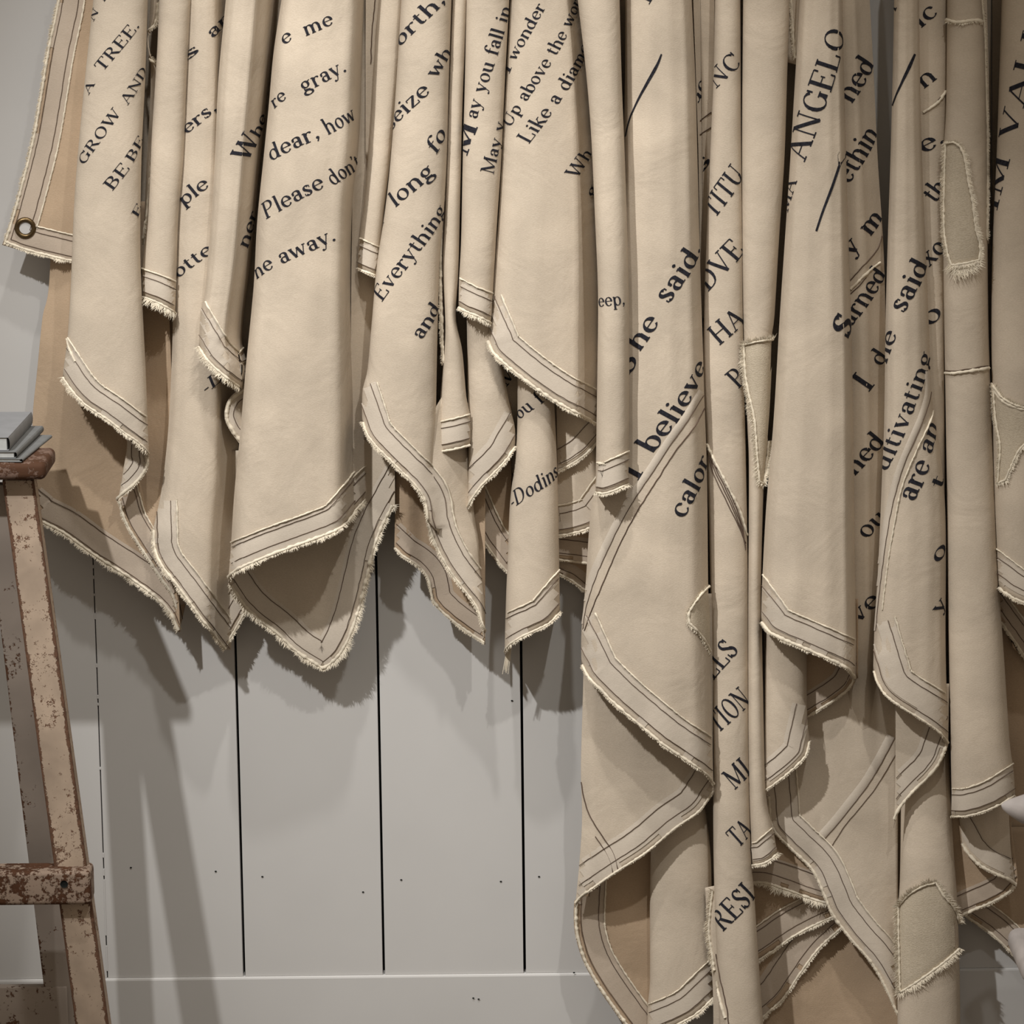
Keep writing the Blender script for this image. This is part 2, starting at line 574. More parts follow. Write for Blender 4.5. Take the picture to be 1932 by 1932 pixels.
def _U(k): return _S * (1 - k) + k * (np.arcsin(2 * _S - 1) / math.pi + .5)


UT = {0.55: _U(0.55)}


def text(bn, f, string, p0, p1, h, slant=0.0, bold=1.0, eps=0.9):
    bold *= 0.98 if h >= 42 else 0.9
    h = h * 0.82
    """print a word on fold f, baseline from p0 to p1 in the photo, cap height h"""
    adv = [GL[c][0] for c in string]
    tot = sum(adv)
    ln = math.hypot(p1[0] - p0[0], p1[1] - p0[1])
    ux, uy = (p1[0] - p0[0]) / ln, (p1[1] - p0[1]) / ln
    vx, vy = uy, -ux                                # cap direction: to the left of the reading direction
    if f.L is not None:
        U0, U1 = unwrap(f, *p0), unwrap(f, *p1)
        w = f.R((p0[1] + p1[1]) / 2) - f.L((p0[1] + p1[1]) / 2)
    tb = UT[0.55]
    mb = MB()
    x0 = 0.0
    for c, a in zip(string, adv):
        for P, Wd in strokes(c):
            L = []; Rr = []
            for i, (x, y) in enumerate(P):
                tx = P[min(i + 1, len(P) - 1)][0] - P[max(i - 1, 0)][0]; ty = P[min(i + 1, len(P) - 1)][1] - P[max(i - 1, 0)][1]
                q = math.hypot(tx, ty) + 1e-9
                nx, ny = -ty / q, tx / q
                hw = Wd[i] * .5 * bold
                for sgn, lst in ((1, L), (-1, Rr)):
                    gx = x0 + x + nx * hw * sgn * min(1.6, (ln / tot) / h * 0 + 1)
                    gy = y + ny * hw * sgn
                    gx += gy * slant
                    fr = gx / tot
                    py = p0[1] + uy * ln * fr + vy * h * gy
                    if f.L is None:
                        px = p0[0] + ux * ln * fr + vx * h * gy
                    else:
                        uu = U0 + (U1 - U0) * fr + vx * h * gy / w * 0.92
                        if uu < 0.0 or uu > 1.0:
                            lst.append(None); continue
                        s = float(np.interp(uu, tb, _S))
                        l, r = f.L(py), f.R(py)
                        px = l + (r - l) * s
                    lst.append(drape([f], px, py, eps))
            mb.grid([L, Rr])
        x0 += a
    if mb.f:
        o = mb.build('lettering', M['ink'], f.obj, smooth=False)
        o['label'] = 'black printed lettering'


def penline(bn, f, P, wid, eps=0.9):
    D = catmull(P, 5)
    Tn = np.gradient(D, axis=0); Tn /= np.linalg.norm(Tn, axis=1)[:, None] + 1e-9
    n = len(D)
    A = []; B = []
    for i in range(n):
        w = float(np.interp(i / (n - 1), np.linspace(0, 1, len(wid)), wid)) / 2
        A.append(drape([f], D[i][0] - Tn[i][1] * w, D[i][1] + Tn[i][0] * w, eps))
        B.append(drape([f], D[i][0] + Tn[i][1] * w, D[i][1] - Tn[i][0] * w, eps))
    mb = MB(); mb.grid([A, B])
    o = mb.build('ink_stroke', M['ink'], f.obj, smooth=False)
    o['label'] = 'black printed slash'


def cloth_patch(bn, folds, poly, label='frayed coarse linen patch', ln=9, inner=True):
    """sewn-on patch: traced outline laid on the cloth, ravelled all round"""
    D = catmull(poly + [poly[0]], 5, 40)
    c = D[:-1].mean(0)
    mb = MB()
    rows = []
    for k in range(8):
        q = k / 7.0
        rows.append([drape(folds, *(c + (p - c) * q), 2.6 if k < 7 else 1.0) for p in D])
    mb.grid(rows)
    o = mb.build('patch', M['linen'], one(folds).obj); o['label'] = label
    area = 0.5 * sum(D[i][0] * D[i + 1][1] - D[i + 1][0] * D[i][1] for i in range(len(D) - 1))
    fuzz(bn, folds, None, -1 if area > 0 else 1, ln, 3.2, 1.3, dense=catmull(poly + [poly[0]], 3, 40), eps=3.2)
    if inner:
        O, ok = offset(D, 7, 1 if area < 0 else -1)
        stitch(bn, folds, None, 0, dense=O[ok], r=.7, eps=3.2)


# ------------------------------------------------------------------ materials
def nodes(name, rough=0.9):
    m = bpy.data.materials.new(name); m.use_nodes = True
    nt = m.node_tree
    bs = nt.nodes['Principled BSDF']
    bs.inputs['Roughness'].default_value = rough
    if 'Specular IOR Level' in bs.inputs: bs.inputs['Specular IOR Level'].default_value = 0.15
    return m, nt, bs


def N(nt, typ, **kw):
    n = nt.nodes.new(typ)
    for k, v in kw.items():
        if k in n.inputs: n.inputs[k].default_value = v
        else: setattr(n, k, v)
    return n


def ramp(nt, a, b, ca, cb):
    r = nt.nodes.new('ShaderNodeValToRGB')
    r.color_ramp.elements[0].position = a; r.color_ramp.elements[1].position = b
    r.color_ramp.elements[0].color = (*ca, 1); r.color_ramp.elements[1].color = (*cb, 1)
    return r


def canvas_mat(name, c, fine=1.0, wr=1.0):
    m, nt, bs = nodes(name, .95)
    L = nt.links.new
    tc = N(nt, 'ShaderNodeTexCoord')
    mp = N(nt, 'ShaderNodeMapping'); L(tc.outputs['Object'], mp.inputs['Vector'])
    mp.inputs['Scale'].default_value = (1, 1, 1)
    n1 = N(nt, 'ShaderNodeTexNoise', Scale=14.0, Detail=4.0); L(mp.outputs[0], n1.inputs['Vector'])
    lo = tuple(x * .90 for x in c); hi = tuple(min(1, x * 1.07) for x in c)
    r1 = ramp(nt, .35, .68, lo, hi); L(n1.outputs['Fac'], r1.inputs['Fac'])
    # stretched fibres
    mp2 = N(nt, 'ShaderNodeMapping'); mp2.inputs['Scale'].default_value = (500, 500, 1400); L(tc.outputs['Object'], mp2.inputs['Vector'])
    n2 = N(nt, 'ShaderNodeTexNoise', Scale=1.0, Detail=3.0); L(mp2.outputs[0], n2.inputs['Vector'])
    mix = N(nt, 'ShaderNodeMixRGB', blend_type='MULTIPLY'); mix.inputs['Fac'].default_value = 0.35 * fine
    r2 = ramp(nt, .3, .7, (.78, .76, .72), (1.08, 1.08, 1.08)); L(n2.outputs['Fac'], r2.inputs['Fac'])
    L(r1.outputs[0], mix.inputs[1]); L(r2.outputs[0], mix.inputs[2]); L(mix.outputs[0], bs.inputs['Base Color'])
    # crumple relief and weave relief
    n3 = N(nt, 'ShaderNodeTexNoise', Scale=15.0, Detail=3.0, Roughness=.6, Distortion=.7); L(tc.outputs['Object'], n3.inputs['Vector'])
    b1 = N(nt, 'ShaderNodeBump', Strength=.15 * wr, Distance=.012); L(n3.outputs['Fac'], b1.inputs['Height'])
    b2 = N(nt, 'ShaderNodeBump', Strength=.35 * fine, Distance=.0005); L(n2.outputs['Fac'], b2.inputs['Height'])
    L(b1.outputs[0], b2.inputs['Normal']); L(b2.outputs[0], bs.inputs['Normal'])
    return m


def plain(name, c, rough=.9, metal=0, nscale=0, var=.15, bump=0):
    m, nt, bs = nodes(name, rough)
    bs.inputs['Metallic'].default_value = metal
    L = nt.links.new
    tc = N(nt, 'ShaderNodeTexCoord')
    n1 = N(nt, 'ShaderNodeTexNoise', Scale=float(nscale or 30), Detail=4.0); L(tc.outputs['Object'], n1.inputs['Vector'])
    r1 = ramp(nt, .3, .7, tuple(x * (1 - var) for x in c), tuple(min(1, x * (1 + var)) for x in c)); L(n1.outputs['Fac'], r1.inputs['Fac'])
    L(r1.outputs[0], bs.inputs['Base Color'])
    if bump:
        b = N(nt, 'ShaderNodeBump', Strength=bump, Distance=.001); L(n1.outputs['Fac'], b.inputs['Height']); L(b.outputs[0], bs.inputs['Normal'])
    return m


def chipped(name, paint, under, amount=.5, edge=1.0, scale=60):
    """old paint worn through to brown wood, most of all along the arrises (uv.x = 0..1 across a face)"""
    m, nt, bs = nodes(name, .75)
    L = nt.links.new
    tc = N(nt, 'ShaderNodeTexCoord')
    n1 = N(nt, 'ShaderNodeTexNoise', Scale=float(scale), Detail=8.0, Roughness=.72); L(tc.outputs['Object'], n1.inputs['Vector'])
    n2 = N(nt, 'ShaderNodeTexNoise', Scale=float(scale) / 6, Detail=3.0); L(tc.outputs['Object'], n2.inputs['Vector'])
    n4 = N(nt, 'ShaderNodeTexNoise', Scale=float(scale) * 5, Detail=3.0, Roughness=.6); L(tc.outputs['Object'], n4.inputs['Vector'])
    sx = N(nt, 'ShaderNodeSeparateXYZ'); L(tc.outputs['UV'], sx.inputs[0])
    a = N(nt, 'ShaderNodeMath', operation='SUBTRACT'); L(sx.outputs[0], a.inputs[0]); a.inputs[1].default_value = .5
    b = N(nt, 'ShaderNodeMath', operation='ABSOLUTE'); L(a.outputs[0], b.inputs[0])
    c = N(nt, 'ShaderNodeMapRange'); L(b.outputs[0], c.inputs[0])
    c.inputs[1].default_value = .38; c.inputs[2].default_value = .5; c.inputs[3].default_value = 0; c.inputs[4].default_value = .34 * edge
    s1 = N(nt, 'ShaderNodeMath', operation='ADD'); L(n1.outputs['Fac'], s1.inputs[0]); L(c.outputs[0], s1.inputs[1])
    m2 = N(nt, 'ShaderNodeMath', operation='MULTIPLY'); L(n2.outputs['Fac'], m2.inputs[0]); m2.inputs[1].default_value = .5
    s2 = N(nt, 'ShaderNodeMath', operation='ADD'); L(s1.outputs[0], s2.inputs[0]); L(m2.outputs[0], s2.inputs[1])
    m4 = N(nt, 'ShaderNodeMath', operation='MULTIPLY'); L(n4.outputs['Fac'], m4.inputs[0]); m4.inputs[1].default_value = .50
    s3 = N(nt, 'ShaderNodeMath', operation='ADD'); L(s2.outputs[0], s3.inputs[0]); L(m4.outputs[0], s3.inputs[1])
    th = 1.225 - .25 * amount
    r = ramp(nt, th - .05, th + .03, (0, 0, 0), (1, 1, 1))
    mr = N(nt, 'ShaderNodeMapRange'); L(s3.outputs[0], mr.inputs[0])
    mr.inputs[1].default_value = th - .035; mr.inputs[2].default_value = th + .02
    pr = ramp(nt, .3, .72, tuple(x * .72 for x in paint), tuple(min(1, x * 1.12) for x in paint)); L(n2.outputs['Fac'], pr.inputs['Fac'])
    ur = ramp(nt, .35, .65, tuple(x * .45 for x in under), under); L(n1.outputs['Fac'], ur.inputs['Fac'])
    mx = N(nt, 'ShaderNodeMixRGB'); L(mr.outputs[0], mx.inputs['Fac']); L(pr.outputs[0], mx.inputs[1]); L(ur.outputs[0], mx.inputs[2])
    L(mx.outputs[0], bs.inputs['Base Color'])
    inv = N(nt, 'ShaderNodeMath', operation='SUBTRACT'); inv.inputs[0].default_value = 1; L(mr.outputs[0], inv.inputs[1])
    bp = N(nt, 'ShaderNodeBump', Strength=.5, Distance=.0008); L(inv.outputs[0], bp.inputs['Height']); L(bp.outputs[0], bs.inputs['Normal'])
    return m


M = {}
M['canvas'] = canvas_mat('natural_canvas', (.54, .463, .37))
M['tan'] = canvas_mat('shaded_tan_canvas_back', (.42, .315, .218))  # tan reverse side, with the shade on rear and inner folds mixed into the colour
M['hem_back_shaded'] = canvas_mat('shaded_hem_canvas_back', (.455, .38, .305), .8, .6)  # hem on those folds, its colour dulled to carry their shade too
M['canvas2'] = canvas_mat('cream_canvas', (.585, .50, .365))
M['hem'] = canvas_mat('hem_canvas', (.55, .485, .405), .8, .6)
M['linen'] = canvas_mat('coarse_linen', (.49, .425, .33), 2.2, .5)
M['fuzz'] = plain('frayed_cotton', (.68, .61, .49), .95, nscale=120, var=.12)
M['stitch'] = plain('brown_thread', (.11, .075, .055), .8)
M['ink'] = plain('black_print', (.018, .018, .024), .85, nscale=400, var=.5)
M['brass'] = plain('aged_brass', (.13, .09, .045), .35, .9, nscale=90, var=.4)
M['wall'] = plain('white_painted_wood', (.51, .50, .485), .6, nscale=7, var=.03, bump=.1)
M['dark'] = plain('dark_gap', (.012, .014, .013), .95)
M['floor'] = plain('grey_floor', (.22, .19, .16), .7, nscale=3)
M['rail'] = chipped('chipped_cream_paint', (.43, .335, .255), (.15, .08, .05), .34, 1.45, 150)
M['railb'] = chipped('dull_grey_paint', (.34, .29, .25), (.12, .06, .035), .25, .6, 60)
M['cap'] = chipped('worn_brown_wood', (.085, .040, .022), (.20, .13, .10), .75, .3, 55)
M['step'] = chipped('step_paint', (.36, .27, .21), (.10, .045, .024), .85, .6, 50)
M['book'] = plain('grey_book_cover', (.235, .24, .25), .7, nscale=60, var=.06)
M['book2'] = plain('dark_grey_cover', (.16, .165, .165), .7, nscale=60, var=.08)
M['paper'] = plain('paper_edges', (.46, .47, .46), .9, nscale=200, var=.08)
M['pale'] = plain('pale_ceramic', (.50, .46, .44), .6)

# ------------------------------------------------------------------ banners
def banner():
    return dict(root=None, folds=[], hem=MB(), stitch=MB(), fuzz=MB())


def start(name, px, py):
    bn = banner()
    o = empty(name)
    bn['root'] = o
    return bn


def finish(bn, label, cat='banner', group='printed canvas banners hanging in folds', mat='canvas'):
    root = bn['root']
    tag(root, label, cat, group)


NFLIP = False


def backing(bn, x0, x1, y1, d=16, amp=8, per=40, mat=None):
    """the rear layer of the sheet, gathered close to the wall"""
    bn['part'] = 'rear_fold'
    f = fold(bn, [(x0, 0), (x0, y1)], [(x1, 0), (x1, y1)], [(x0, y1), (x1, y1)], d, 1, wall=False, prof=[(0, 0), (1, 0)], wob=amp, ns=int((x1 - x0) / 12) + 4)
    bn.pop('part')
    return f

# ================================================================== the setting
def box(name, p0, p1, mat, parent=None, bevel=0.0, label=None):
    x0, y0, z0 = p0; x1, y1, z1 = p1
    v = [(x0, y0, z0), (x1, y0, z0), (x1, y1, z0), (x0, y1, z0), (x0, y0, z1), (x1, y0, z1), (x1, y1, z1), (x0, y1, z1)]
    f = [(0, 3, 2, 1), (4, 5, 6, 7), (0, 1, 5, 4), (1, 2, 6, 5), (2, 3, 7, 6), (3, 0, 4, 7)]
    o = mesh(name, v, f, mat, parent, smooth=False)
    if bevel:
        b = o.modifiers.new('bevel', 'BEVEL'); b.width = bevel; b.segments = 2
    return o


wall = empty('wall_back')
tag(wall, 'white painted wall of upright boards behind the banners', kind='structure')
seam = [at(184, 1300).x, at(449, 1400).x, at(716.5, 1430).x, at(985.5, 1430).x]
pw = (seam[3] - seam[0]) / 3
xs = [seam[0] - pw * k for k in (6, 5, 4, 3, 2, 1)] + seam + [seam[3] + pw * k for k in range(1, 9)]
gaps = {seam[0]: 2.0 * U, seam[1]: 4.6 * U, seam[2]: 4.6 * U, seam[3]: 4.8 * U}
ZL = at(850, 1838).z               # top of the low horizontal board
for a, b in zip(xs[:-1], xs[1:]):
    ga = gaps.get(a, 2.5 * U) / 2; gb = gaps.get(b, 2.5 * U) / 2
    box('plank', (a + ga, 0, ZL), (b - gb, .018, 2.7), M['wall'], wall, 0.0005)
box('backing_board', (xs[0], .019, 0), (xs[-1], .03, 2.7), M['dark'], wall)
bb = box('low_board', (xs[0], -0.0030, 0.02), (xs[-1], .018, ZL), M['wall'], wall, 0.0022)
# filler that closes most of the leftmost seam
for y0, y1 in ((1066, 1072), (1086, 1092), (1120, 1124), (1157, 1168), (1253, 1259), (1312, 1318), (1327, 1331), (1448, 1452), (1610, 1618), (1640, 1652), (1660, 1765), (1785, 1832)):
    p, q = at(184, y0), at(184, y1)
    box('filler', (seam[0] - .0007, -.0004, q.z), (seam[0] + .0007, .004, p.z), M['wall'], wall)
for (x, y) in ((247, 1637), (407, 1644), (495, 1654), (685, 1683), (757, 1660), (945, 1663), (1017, 1654), (966, 1322), (893, 1883), (903, 1885), (1083, 1835)):
    c = at(x, y, 1 if y < 1830 else 7)
    v = [c + Vector((math.cos(k) * 2.3 * U, -0.0002 if y < 1830 else -.0004, math.sin(k) * 1.6 * U)) for k in [i * math.pi / 4 for i in range(8)]]
    mesh('nail_head', v, [tuple(range(8))[::-1]], M['dark'], wall, smooth=False)
fl = box('floor', (-3, -3.2, -.02), (3, .03, 0), M['floor'])
tag(fl, kind='structure')
rail = MB(); pz = at(900, -230, 90)
rail.tube([(-.9, pz.y, pz.z), (-.3, pz.y, pz.z), (.3, pz.y, pz.z), (1.0, pz.y, pz.z)], .009, 12)
ro = rail.build('trim_1', M['brass']); tag(ro, kind='structure')
for x in (-.85, -.2, .45, .95):
    mb = MB(); mb.tube([(x, pz.y, pz.z), (x, 0, pz.z)], .006, 8); mb.build('bracket', M['brass'], ro)
TOPY = -225.0

# ================================================================== banner A: capitals GROW / A TREE
def TOPX(P): return P

A = start('banner', 200, 0)
backing(A, 110, 372, 560, 12)
A['mat'] = 'tan'
A4 = fold(A, [(100, 0), (95, 490), (80, 600), (70, 700), (62, 780), (62, 860), (72, 985)], [(300, 0), (330, 900), (340, 1192)],
          [(72, 985), (120, 1010), (175, 1050), (240, 1092), (290, 1128), (318, 1155), (336, 1192)], (22, 60), 18, top=380, wall=False, prof=[(0, .2), (.3, 1), (.6, .3), (1, .8)], back=10)
hem(A, A4, [(60, 972), (72, 983), (120, 1008), (175, 1048), (240, 1090), (290, 1126), (318, 1155), (334, 1190)], w=52, st=(9, 46), ridge=False, r=4, ln=10)
A['mat'] = 'tan'
A1 = fold(A, [(108, 0), (88, 100), (63, 250), (25, 400), (4, 462)], [(200, 0), (205, 200), (205, 520)], [(4, 462), (50, 476), (100, 489), (140, 498), (205, 512)], (50, 62), 6, prof=[(0, 0), (.5, 1), (1, .5)], wall=False, wob=3)
E1e = [(108, -60), (108, 0), (88, 100), (63, 250), (40, 345), (22, 410), (7, 458), (50, 474), (100, 487), (140, 496), (200, 508)]
hem(A, A1, E1e, w=50, st=(11, 40), r=3.2, ln=7)
A['mat'] = 'tan'
A6 = fold(A, [(262, 400), (272, 600), (275, 850)], [(350, 400), (350, 880)], [(270, 845), (310, 862), (350, 873)], 40, 8, top=470, wall=False, prof=[(0, 0), (.5, .8), (1, 0)])
hem(A, A6, [(270, 845), (310, 862), (350, 873)], w=46, st=(12, 42), ridge=False, ln=6)
A['mat'] = 'tan'
A5 = ribbon(A, [(222, 946), (234, 985), (255, 1022), (280, 1060), (303, 1095), (325, 1130), (336, 1190)], [(300, 840), (320, 900), (345, 980), (352, 1040), (356, 1090), (350, 1140), (338, 1192)], 74, 45)
hem(A, A5, [(222, 946), (234, 985), (255, 1022), (280, 1060), (303, 1095), (325, 1130), (336, 1190)], w=42, st=(10, 36), side=1, ridge=True, ln=5, r=3.2)
A3 = ribbon(A, [(200, 760), (238, 820), (232, 890), (222, 946)], [(272, 850), (281, 868), (276, 892), (255, 917), (236, 932), (222, 947)], 92, 108)
hem(A, A3, [(279, 858), (281, 872), (274, 893), (255, 916), (236, 932), (223, 946)][::-1], w=38, st=(16, 30), ridge=False, ln=5, r=4)
At = fold(A, [(284, 0), (280, 60), (277, 80), (284, 112), (283, 200), (277, 300), (270, 480)], [(299, 0), (296, 38), (280, 68), (284, 108), (303, 130), (303, 165), (298, 220), (288, 290), (280, 380), (272, 470)], [(264, 500), (275, 505)], 70, 10, wall=False, prof=[(0, 0), (.5, 1), (1, .2)], rough=8)
fuzz(A, [At], [(297, 5), (293, 40), (278, 66), (283, 108), (300, 132), (300, 165), (295, 220), (286, 290), (278, 380), (270, 470)], -1, 9, 3.4, 1.2)
A2 = fold(A, [(176, 0), (160, 150), (146, 300), (139, 400), (133, 550), (127, 640), (119, 700)], [(279, 0), (274, 150), (267, 300), (265, 480), (270, 600), (275, 700), (281, 860)],
          [(117, 712), (135, 740), (160, 766), (200, 793), (235, 820), (262, 840), (281, 862)], (105, 128), 42)
hem(A, A2, [(116, 712), (135, 740), (160, 766), (200, 793), (235, 820), (262, 840), (282, 862)], w=50, st=(14, 39))
stitch(A, [A2], [(128, 650), (136, 668), (143, 682)], r=1.0)
fuzz(A, [A2], [(127, 640), (132, 660), (142, 682)], 1, 3, 2.5, .5)
text(A, A2, 'A', (167, 180), (180, 157), 20)
text(A, A2, 'TREE.', (192, 137), (264, 48), 25)
text(A, A2, 'GROW', (158, 313), (230, 212), 23)
text(A, A2, 'AND', (240, 199), (282, 132), 22)
text(A, A2, 'BE', (211, 361), (246, 316), 25)
text(A, A2, 'BE', (250, 308), (279, 262), 22)
text(A, A2, 'E', (259, 412), (272, 388), 20)
text(A, A2, 'N', (176, 42), (188, 20), 20)
text(A, A2, 'L', (196, 4), (206, -10), 20)
# eyelet in the corner
g = MB(); c = drape([A1], 48, 430, 1.5)
ring = []
for i in range(25):
    a = i / 24 * 2 * math.pi
    ring.append([c + Vector(((15.5 + 4.6 * math.cos(b)) * math.cos(a) * U, (-4.6 * math.sin(b) - 1) * U, (15.5 + 4.6 * math.cos(b)) * math.sin(a) * U)) for b in [k * math.pi / 4 for k in range(9)]])
g.grid(ring); go = g.build('eyelet', M['brass'], A1.obj); go['label'] = 'round aged brass eyelet'
dk = MB(); dk.grid([[c + Vector((r_ * math.cos(a) * U, -1.2 * U, r_ * math.sin(a) * U)) for a in [i / 24 * 2 * math.pi for i in range(25)]] for r_ in (0.1, 12)])
dk.build('eyelet_hole', M['wall'], A1.obj)
finish(A, 'leftmost cream canvas banner, brass eyelet in its corner, lettered GROW and A TREE')

# ================================================================== banner B
B = start('banner', 360, 0)
backing(B, 300, 520, 700, 12)
B2b = fold(B, [(400, 900), (412, 1130), (425, 1235)], [(480, 900), (476, 1100), (462, 1165)], [(424, 1222), (440, 1198), (463, 1160)], 55, 5, top=850, wall=False, prof=[(0, 1), (1, 0)])
hem(B, B2b, [(424, 1224), (442, 1196), (464, 1158)], w=48, st=(12, 34), ln=6)
B2 = fold(B, [(350, 0), (343, 200), (336, 300), (328, 450), (326, 550), (325, 650), (318, 800), (308, 900), (300, 950), (289, 1000), (288, 1040)], [(432, 0), (436, 300), (440, 600), (448, 760), (450, 900), (446, 1000), (442, 1100), (436, 1225)],
          [(287, 1010), (291, 1040), (302, 1066), (322, 1093), (348, 1128), (375, 1166), (400, 1198), (420, 1224), (436, 1226)], (66, 92), 42, prof=[(0, 0), (.08, .55), (.25, .95), (.5, 1), (.70, .85), (.76, .2), (.9, -.6), (1, -.9)])
hem(B, B2, [(288, 1000), (290, 1035), (302, 1066), (322, 1093), (348, 1128), (375, 1166), (400, 1198), (422, 1226)], w=46, st=(10, 36), r=3.6)
B1 = fold(B, [(300, 0), (296, 100), (286, 250), (279, 400), (268, 500), (267, 570)], [(361, 0), (353, 150), (347, 300), (338, 400), (334, 500), (331, 595)], [(266, 560), (283, 566), (300, 574), (315, 582), (332, 592)], (82, 94), 34)
hem(B, B1, [(266, 562), (283, 568), (300, 575), (315, 584), (332, 594)], w=52, st=(13, 40), ln=15, r=2.6)
B3b = ribbon(B, [(466, 727), (440, 744), (427, 763), (424, 788), (434, 812), (453, 838)], [(475, 727), (476, 750), (475, 770), (474, 790), (472, 812), (470, 838)], 104, 90)
hem(B, B3b, [(466, 729), (441, 745), (428, 764), (425, 788), (435, 812), (453, 836)], w=20, st=(16,), ridge=False, side=1, ln=4, r=4.5)
B3 = fold(B, [(426, 0), (412, 150), (405, 300), (395, 450), (386, 550), (378, 590), (375, 660)], [(520, 0), (510, 130), (500, 220), (488, 340), (476, 470), (459, 600), (457, 650), (468, 690), (469, 727)],
          [(374, 656), (390, 682), (415, 704), (440, 723), (458, 734), (470, 728)], (110, 128), 48, prof=[(0, 0), (.06, .55), (.18, .92), (.4, 1), (.60, .95), (.68, .5), (.85, .0), (1, -1.3)])
hem(B, B3, [(374, 656), (390, 682), (415, 706), (440, 726), (458, 738), (469, 726)], w=54, st=(15, 44), ln=12, r=3.2)
text(B, B2, 's', (352, 117), (380, 95), 27)
text(B, B2, 'an', (400, 74), (452, 32), 28)
text(B, B2, 'ers,', (352, 254), (412, 205), 30)
text(B, B2, 'ple', (346, 390), (397, 350), 32)
text(B, B2, 'otte', (336, 526), (404, 474), 30)
text(B, B2, '-L.', (386, 744), (428, 708), 24, slant=.2)
text(B, B3, 'W', (466, 307), (490, 262), 40, bold=1.2)
text(B, B3, 'he', (488, 262), (512, 220), 27)
text(B, B3, 'ner', (466, 470), (496, 402), 28)
finish(B, 'narrow gathered banner with short frayed hems, right beside the GROW banner')

# ================================================================== banner C
Cn = start('banner', 600, 0)
backing(Cn, 470, 720, 900, 12)
C3 = fold(Cn, [(470, 700), (452, 900), (440, 1030), (431, 1105)], [(745, 700), (745, 955)], [(430, 1100), (436, 1120), (452, 1138), (480, 1167), (520, 1198), (550, 1226), (580, 1247), (611, 1266), (640, 1240), (662, 1202), (680, 1150), (695, 1090), (708, 1035), (728, 985), (745, 955)],
          70, 50, top=830, wall=False, prof=[(0, 1.1), (.1, .5), (.35, .1), (.6, 0), (.8, .2), (1, .5)], ns=50)
hem(Cn, C3, [(432, 1106), (452, 1136), (480, 1165), (520, 1196), (550, 1225), (580, 1246), (611, 1265), (640, 1240), (662, 1202), (680, 1150), (695, 1090), (708, 1035), (728, 985), (744, 955)], w=52, st=(14, 45), ridge=False, r=4.2, ln=11)
C2 = fold(Cn, [(672, 0), (664, 500), (660, 980)], [(714, 0), (705, 400), (715, 560), (745, 720), (752, 900)], [(658, 975), (675, 962), (695, 940), (720, 918), (752, 895)], 62, 20, wall=False, prof=[(0, 1.6), (.4, .6), (1, 0)], top=-225)
hem(Cn, C2, [(660, 975), (677, 960), (697, 938), (720, 917), (750, 896)], w=48, st=(13, 38))
C1 = fold(Cn, [(531, 0), (516, 100), (507, 200), (497, 300), (485, 420), (480, 520), (475, 580), (465, 680), (458, 760), (450, 850), (442, 930), (435, 1040), (430, 1100)], [(690, 0), (686, 100), (681, 250), (669, 400), (665, 520), (665, 600), (668, 750), (668, 870), (670, 1000)],
          [(428, 1104), (436, 1090), (455, 1075), (500, 1055), (550, 1036), (600, 1018), (645, 998), (672, 968)], (118, 150), 58, prof=[(0, 0), (.03, .45), (.1, .8), (.3, 1), (.6, 1), (.84, .85), (.90, .6), (.92, .1), (1, -1.0)], wob=9)
hem(Cn, C1, [(429, 1102), (437, 1088), (455, 1074), (500, 1054), (550, 1035), (600, 1017), (645, 997), (673, 967)], w=52, st=(18, 45), r=4, ln=10)
text(Cn, C1, 'e', (536, 86), (554, 72), 34)
text(Cn, C1, 'me', (576, 68), (631, 44), 34)
text(Cn, C1, 're', (517, 205), (543, 184), 32)
text(Cn, C1, 'gray.', (572, 175), (656, 133), 36)
text(Cn, C1, 'dear,', (511, 304), (606, 258), 38)
text(Cn, C1, 'how', (618, 254), (672, 224), 38)
text(Cn, C1, 'Please', (501, 414), (614, 352), 38)
text(Cn, C1, "don't", (628, 350), (678, 312), 38)
text(Cn, C1, 'ne', (484, 527), (519, 503), 36)
text(Cn, C1, 'away.', (530, 499), (636, 452), 37)
finish(Cn, 'broad creased banner printed dear, how and Please, hanging to a pointed corner')

# ================================================================== banner D
D = start('banner', 780, 0)
backing(D, 690, 900, 850, 12)
D1b = fold(D, [(690, 0), (690, 500)], [(714, 0), (706, 100), (700, 300)], [(690, 300), (700, 300)], 78, 4, wall=False, prof=[(0, 0), (1, 1)])
stitch(D, [D1b], [(709, -40), (707, 10), (702, 60), (700, 120)], r=1)
D1 = fold(D, [(712, 0), (703, 130), (697, 250), (687, 380), (677, 460), (675, 515)], [(764, 0), (755, 120), (747, 200), (737, 300), (725, 400), (713, 530)], [(675, 508), (690, 515), (713, 524)], (66, 84), 30)
hem(D, D1, [(675, 509), (690, 516), (713, 525)], w=55, st=(13, 43), ln=5)
D['mat'] = 'tan'
D4 = fold(D, [(748, 800), (744, 1040)], [(915, 800), (915, 1218)], [(743, 1035), (760, 1052), (785, 1068), (803, 1088), (809, 1110), (815, 1135), (835, 1158), (862, 1180), (890, 1200), (913, 1216)], 62, 22, top=780, wall=False, prof=[(0, .8), (.15, 1), (.3, .3), (.5, 0), (.8, .4), (1, .9)], ns=34)
hem(D, D4, [(743, 1036), (760, 1052), (785, 1068), (803, 1088), (809, 1110), (815, 1135), (835, 1158), (862, 1180), (890, 1200), (912, 1214)], w=45, st=(12, 38), ridge=False, r=3, ln=6)
D3 = ribbon(D, [(770, 860), (783, 915), (800, 945), (806, 985), (816, 1020), (840, 1068), (870, 1110), (898, 1148), (912, 1200)], [(862, 700), (885, 860), (890, 920), (896, 980), (903, 1020), (906, 1070), (912, 1110), (915, 1150), (914, 1202)], [158, 128, 120], [80, 90, 108], 14)
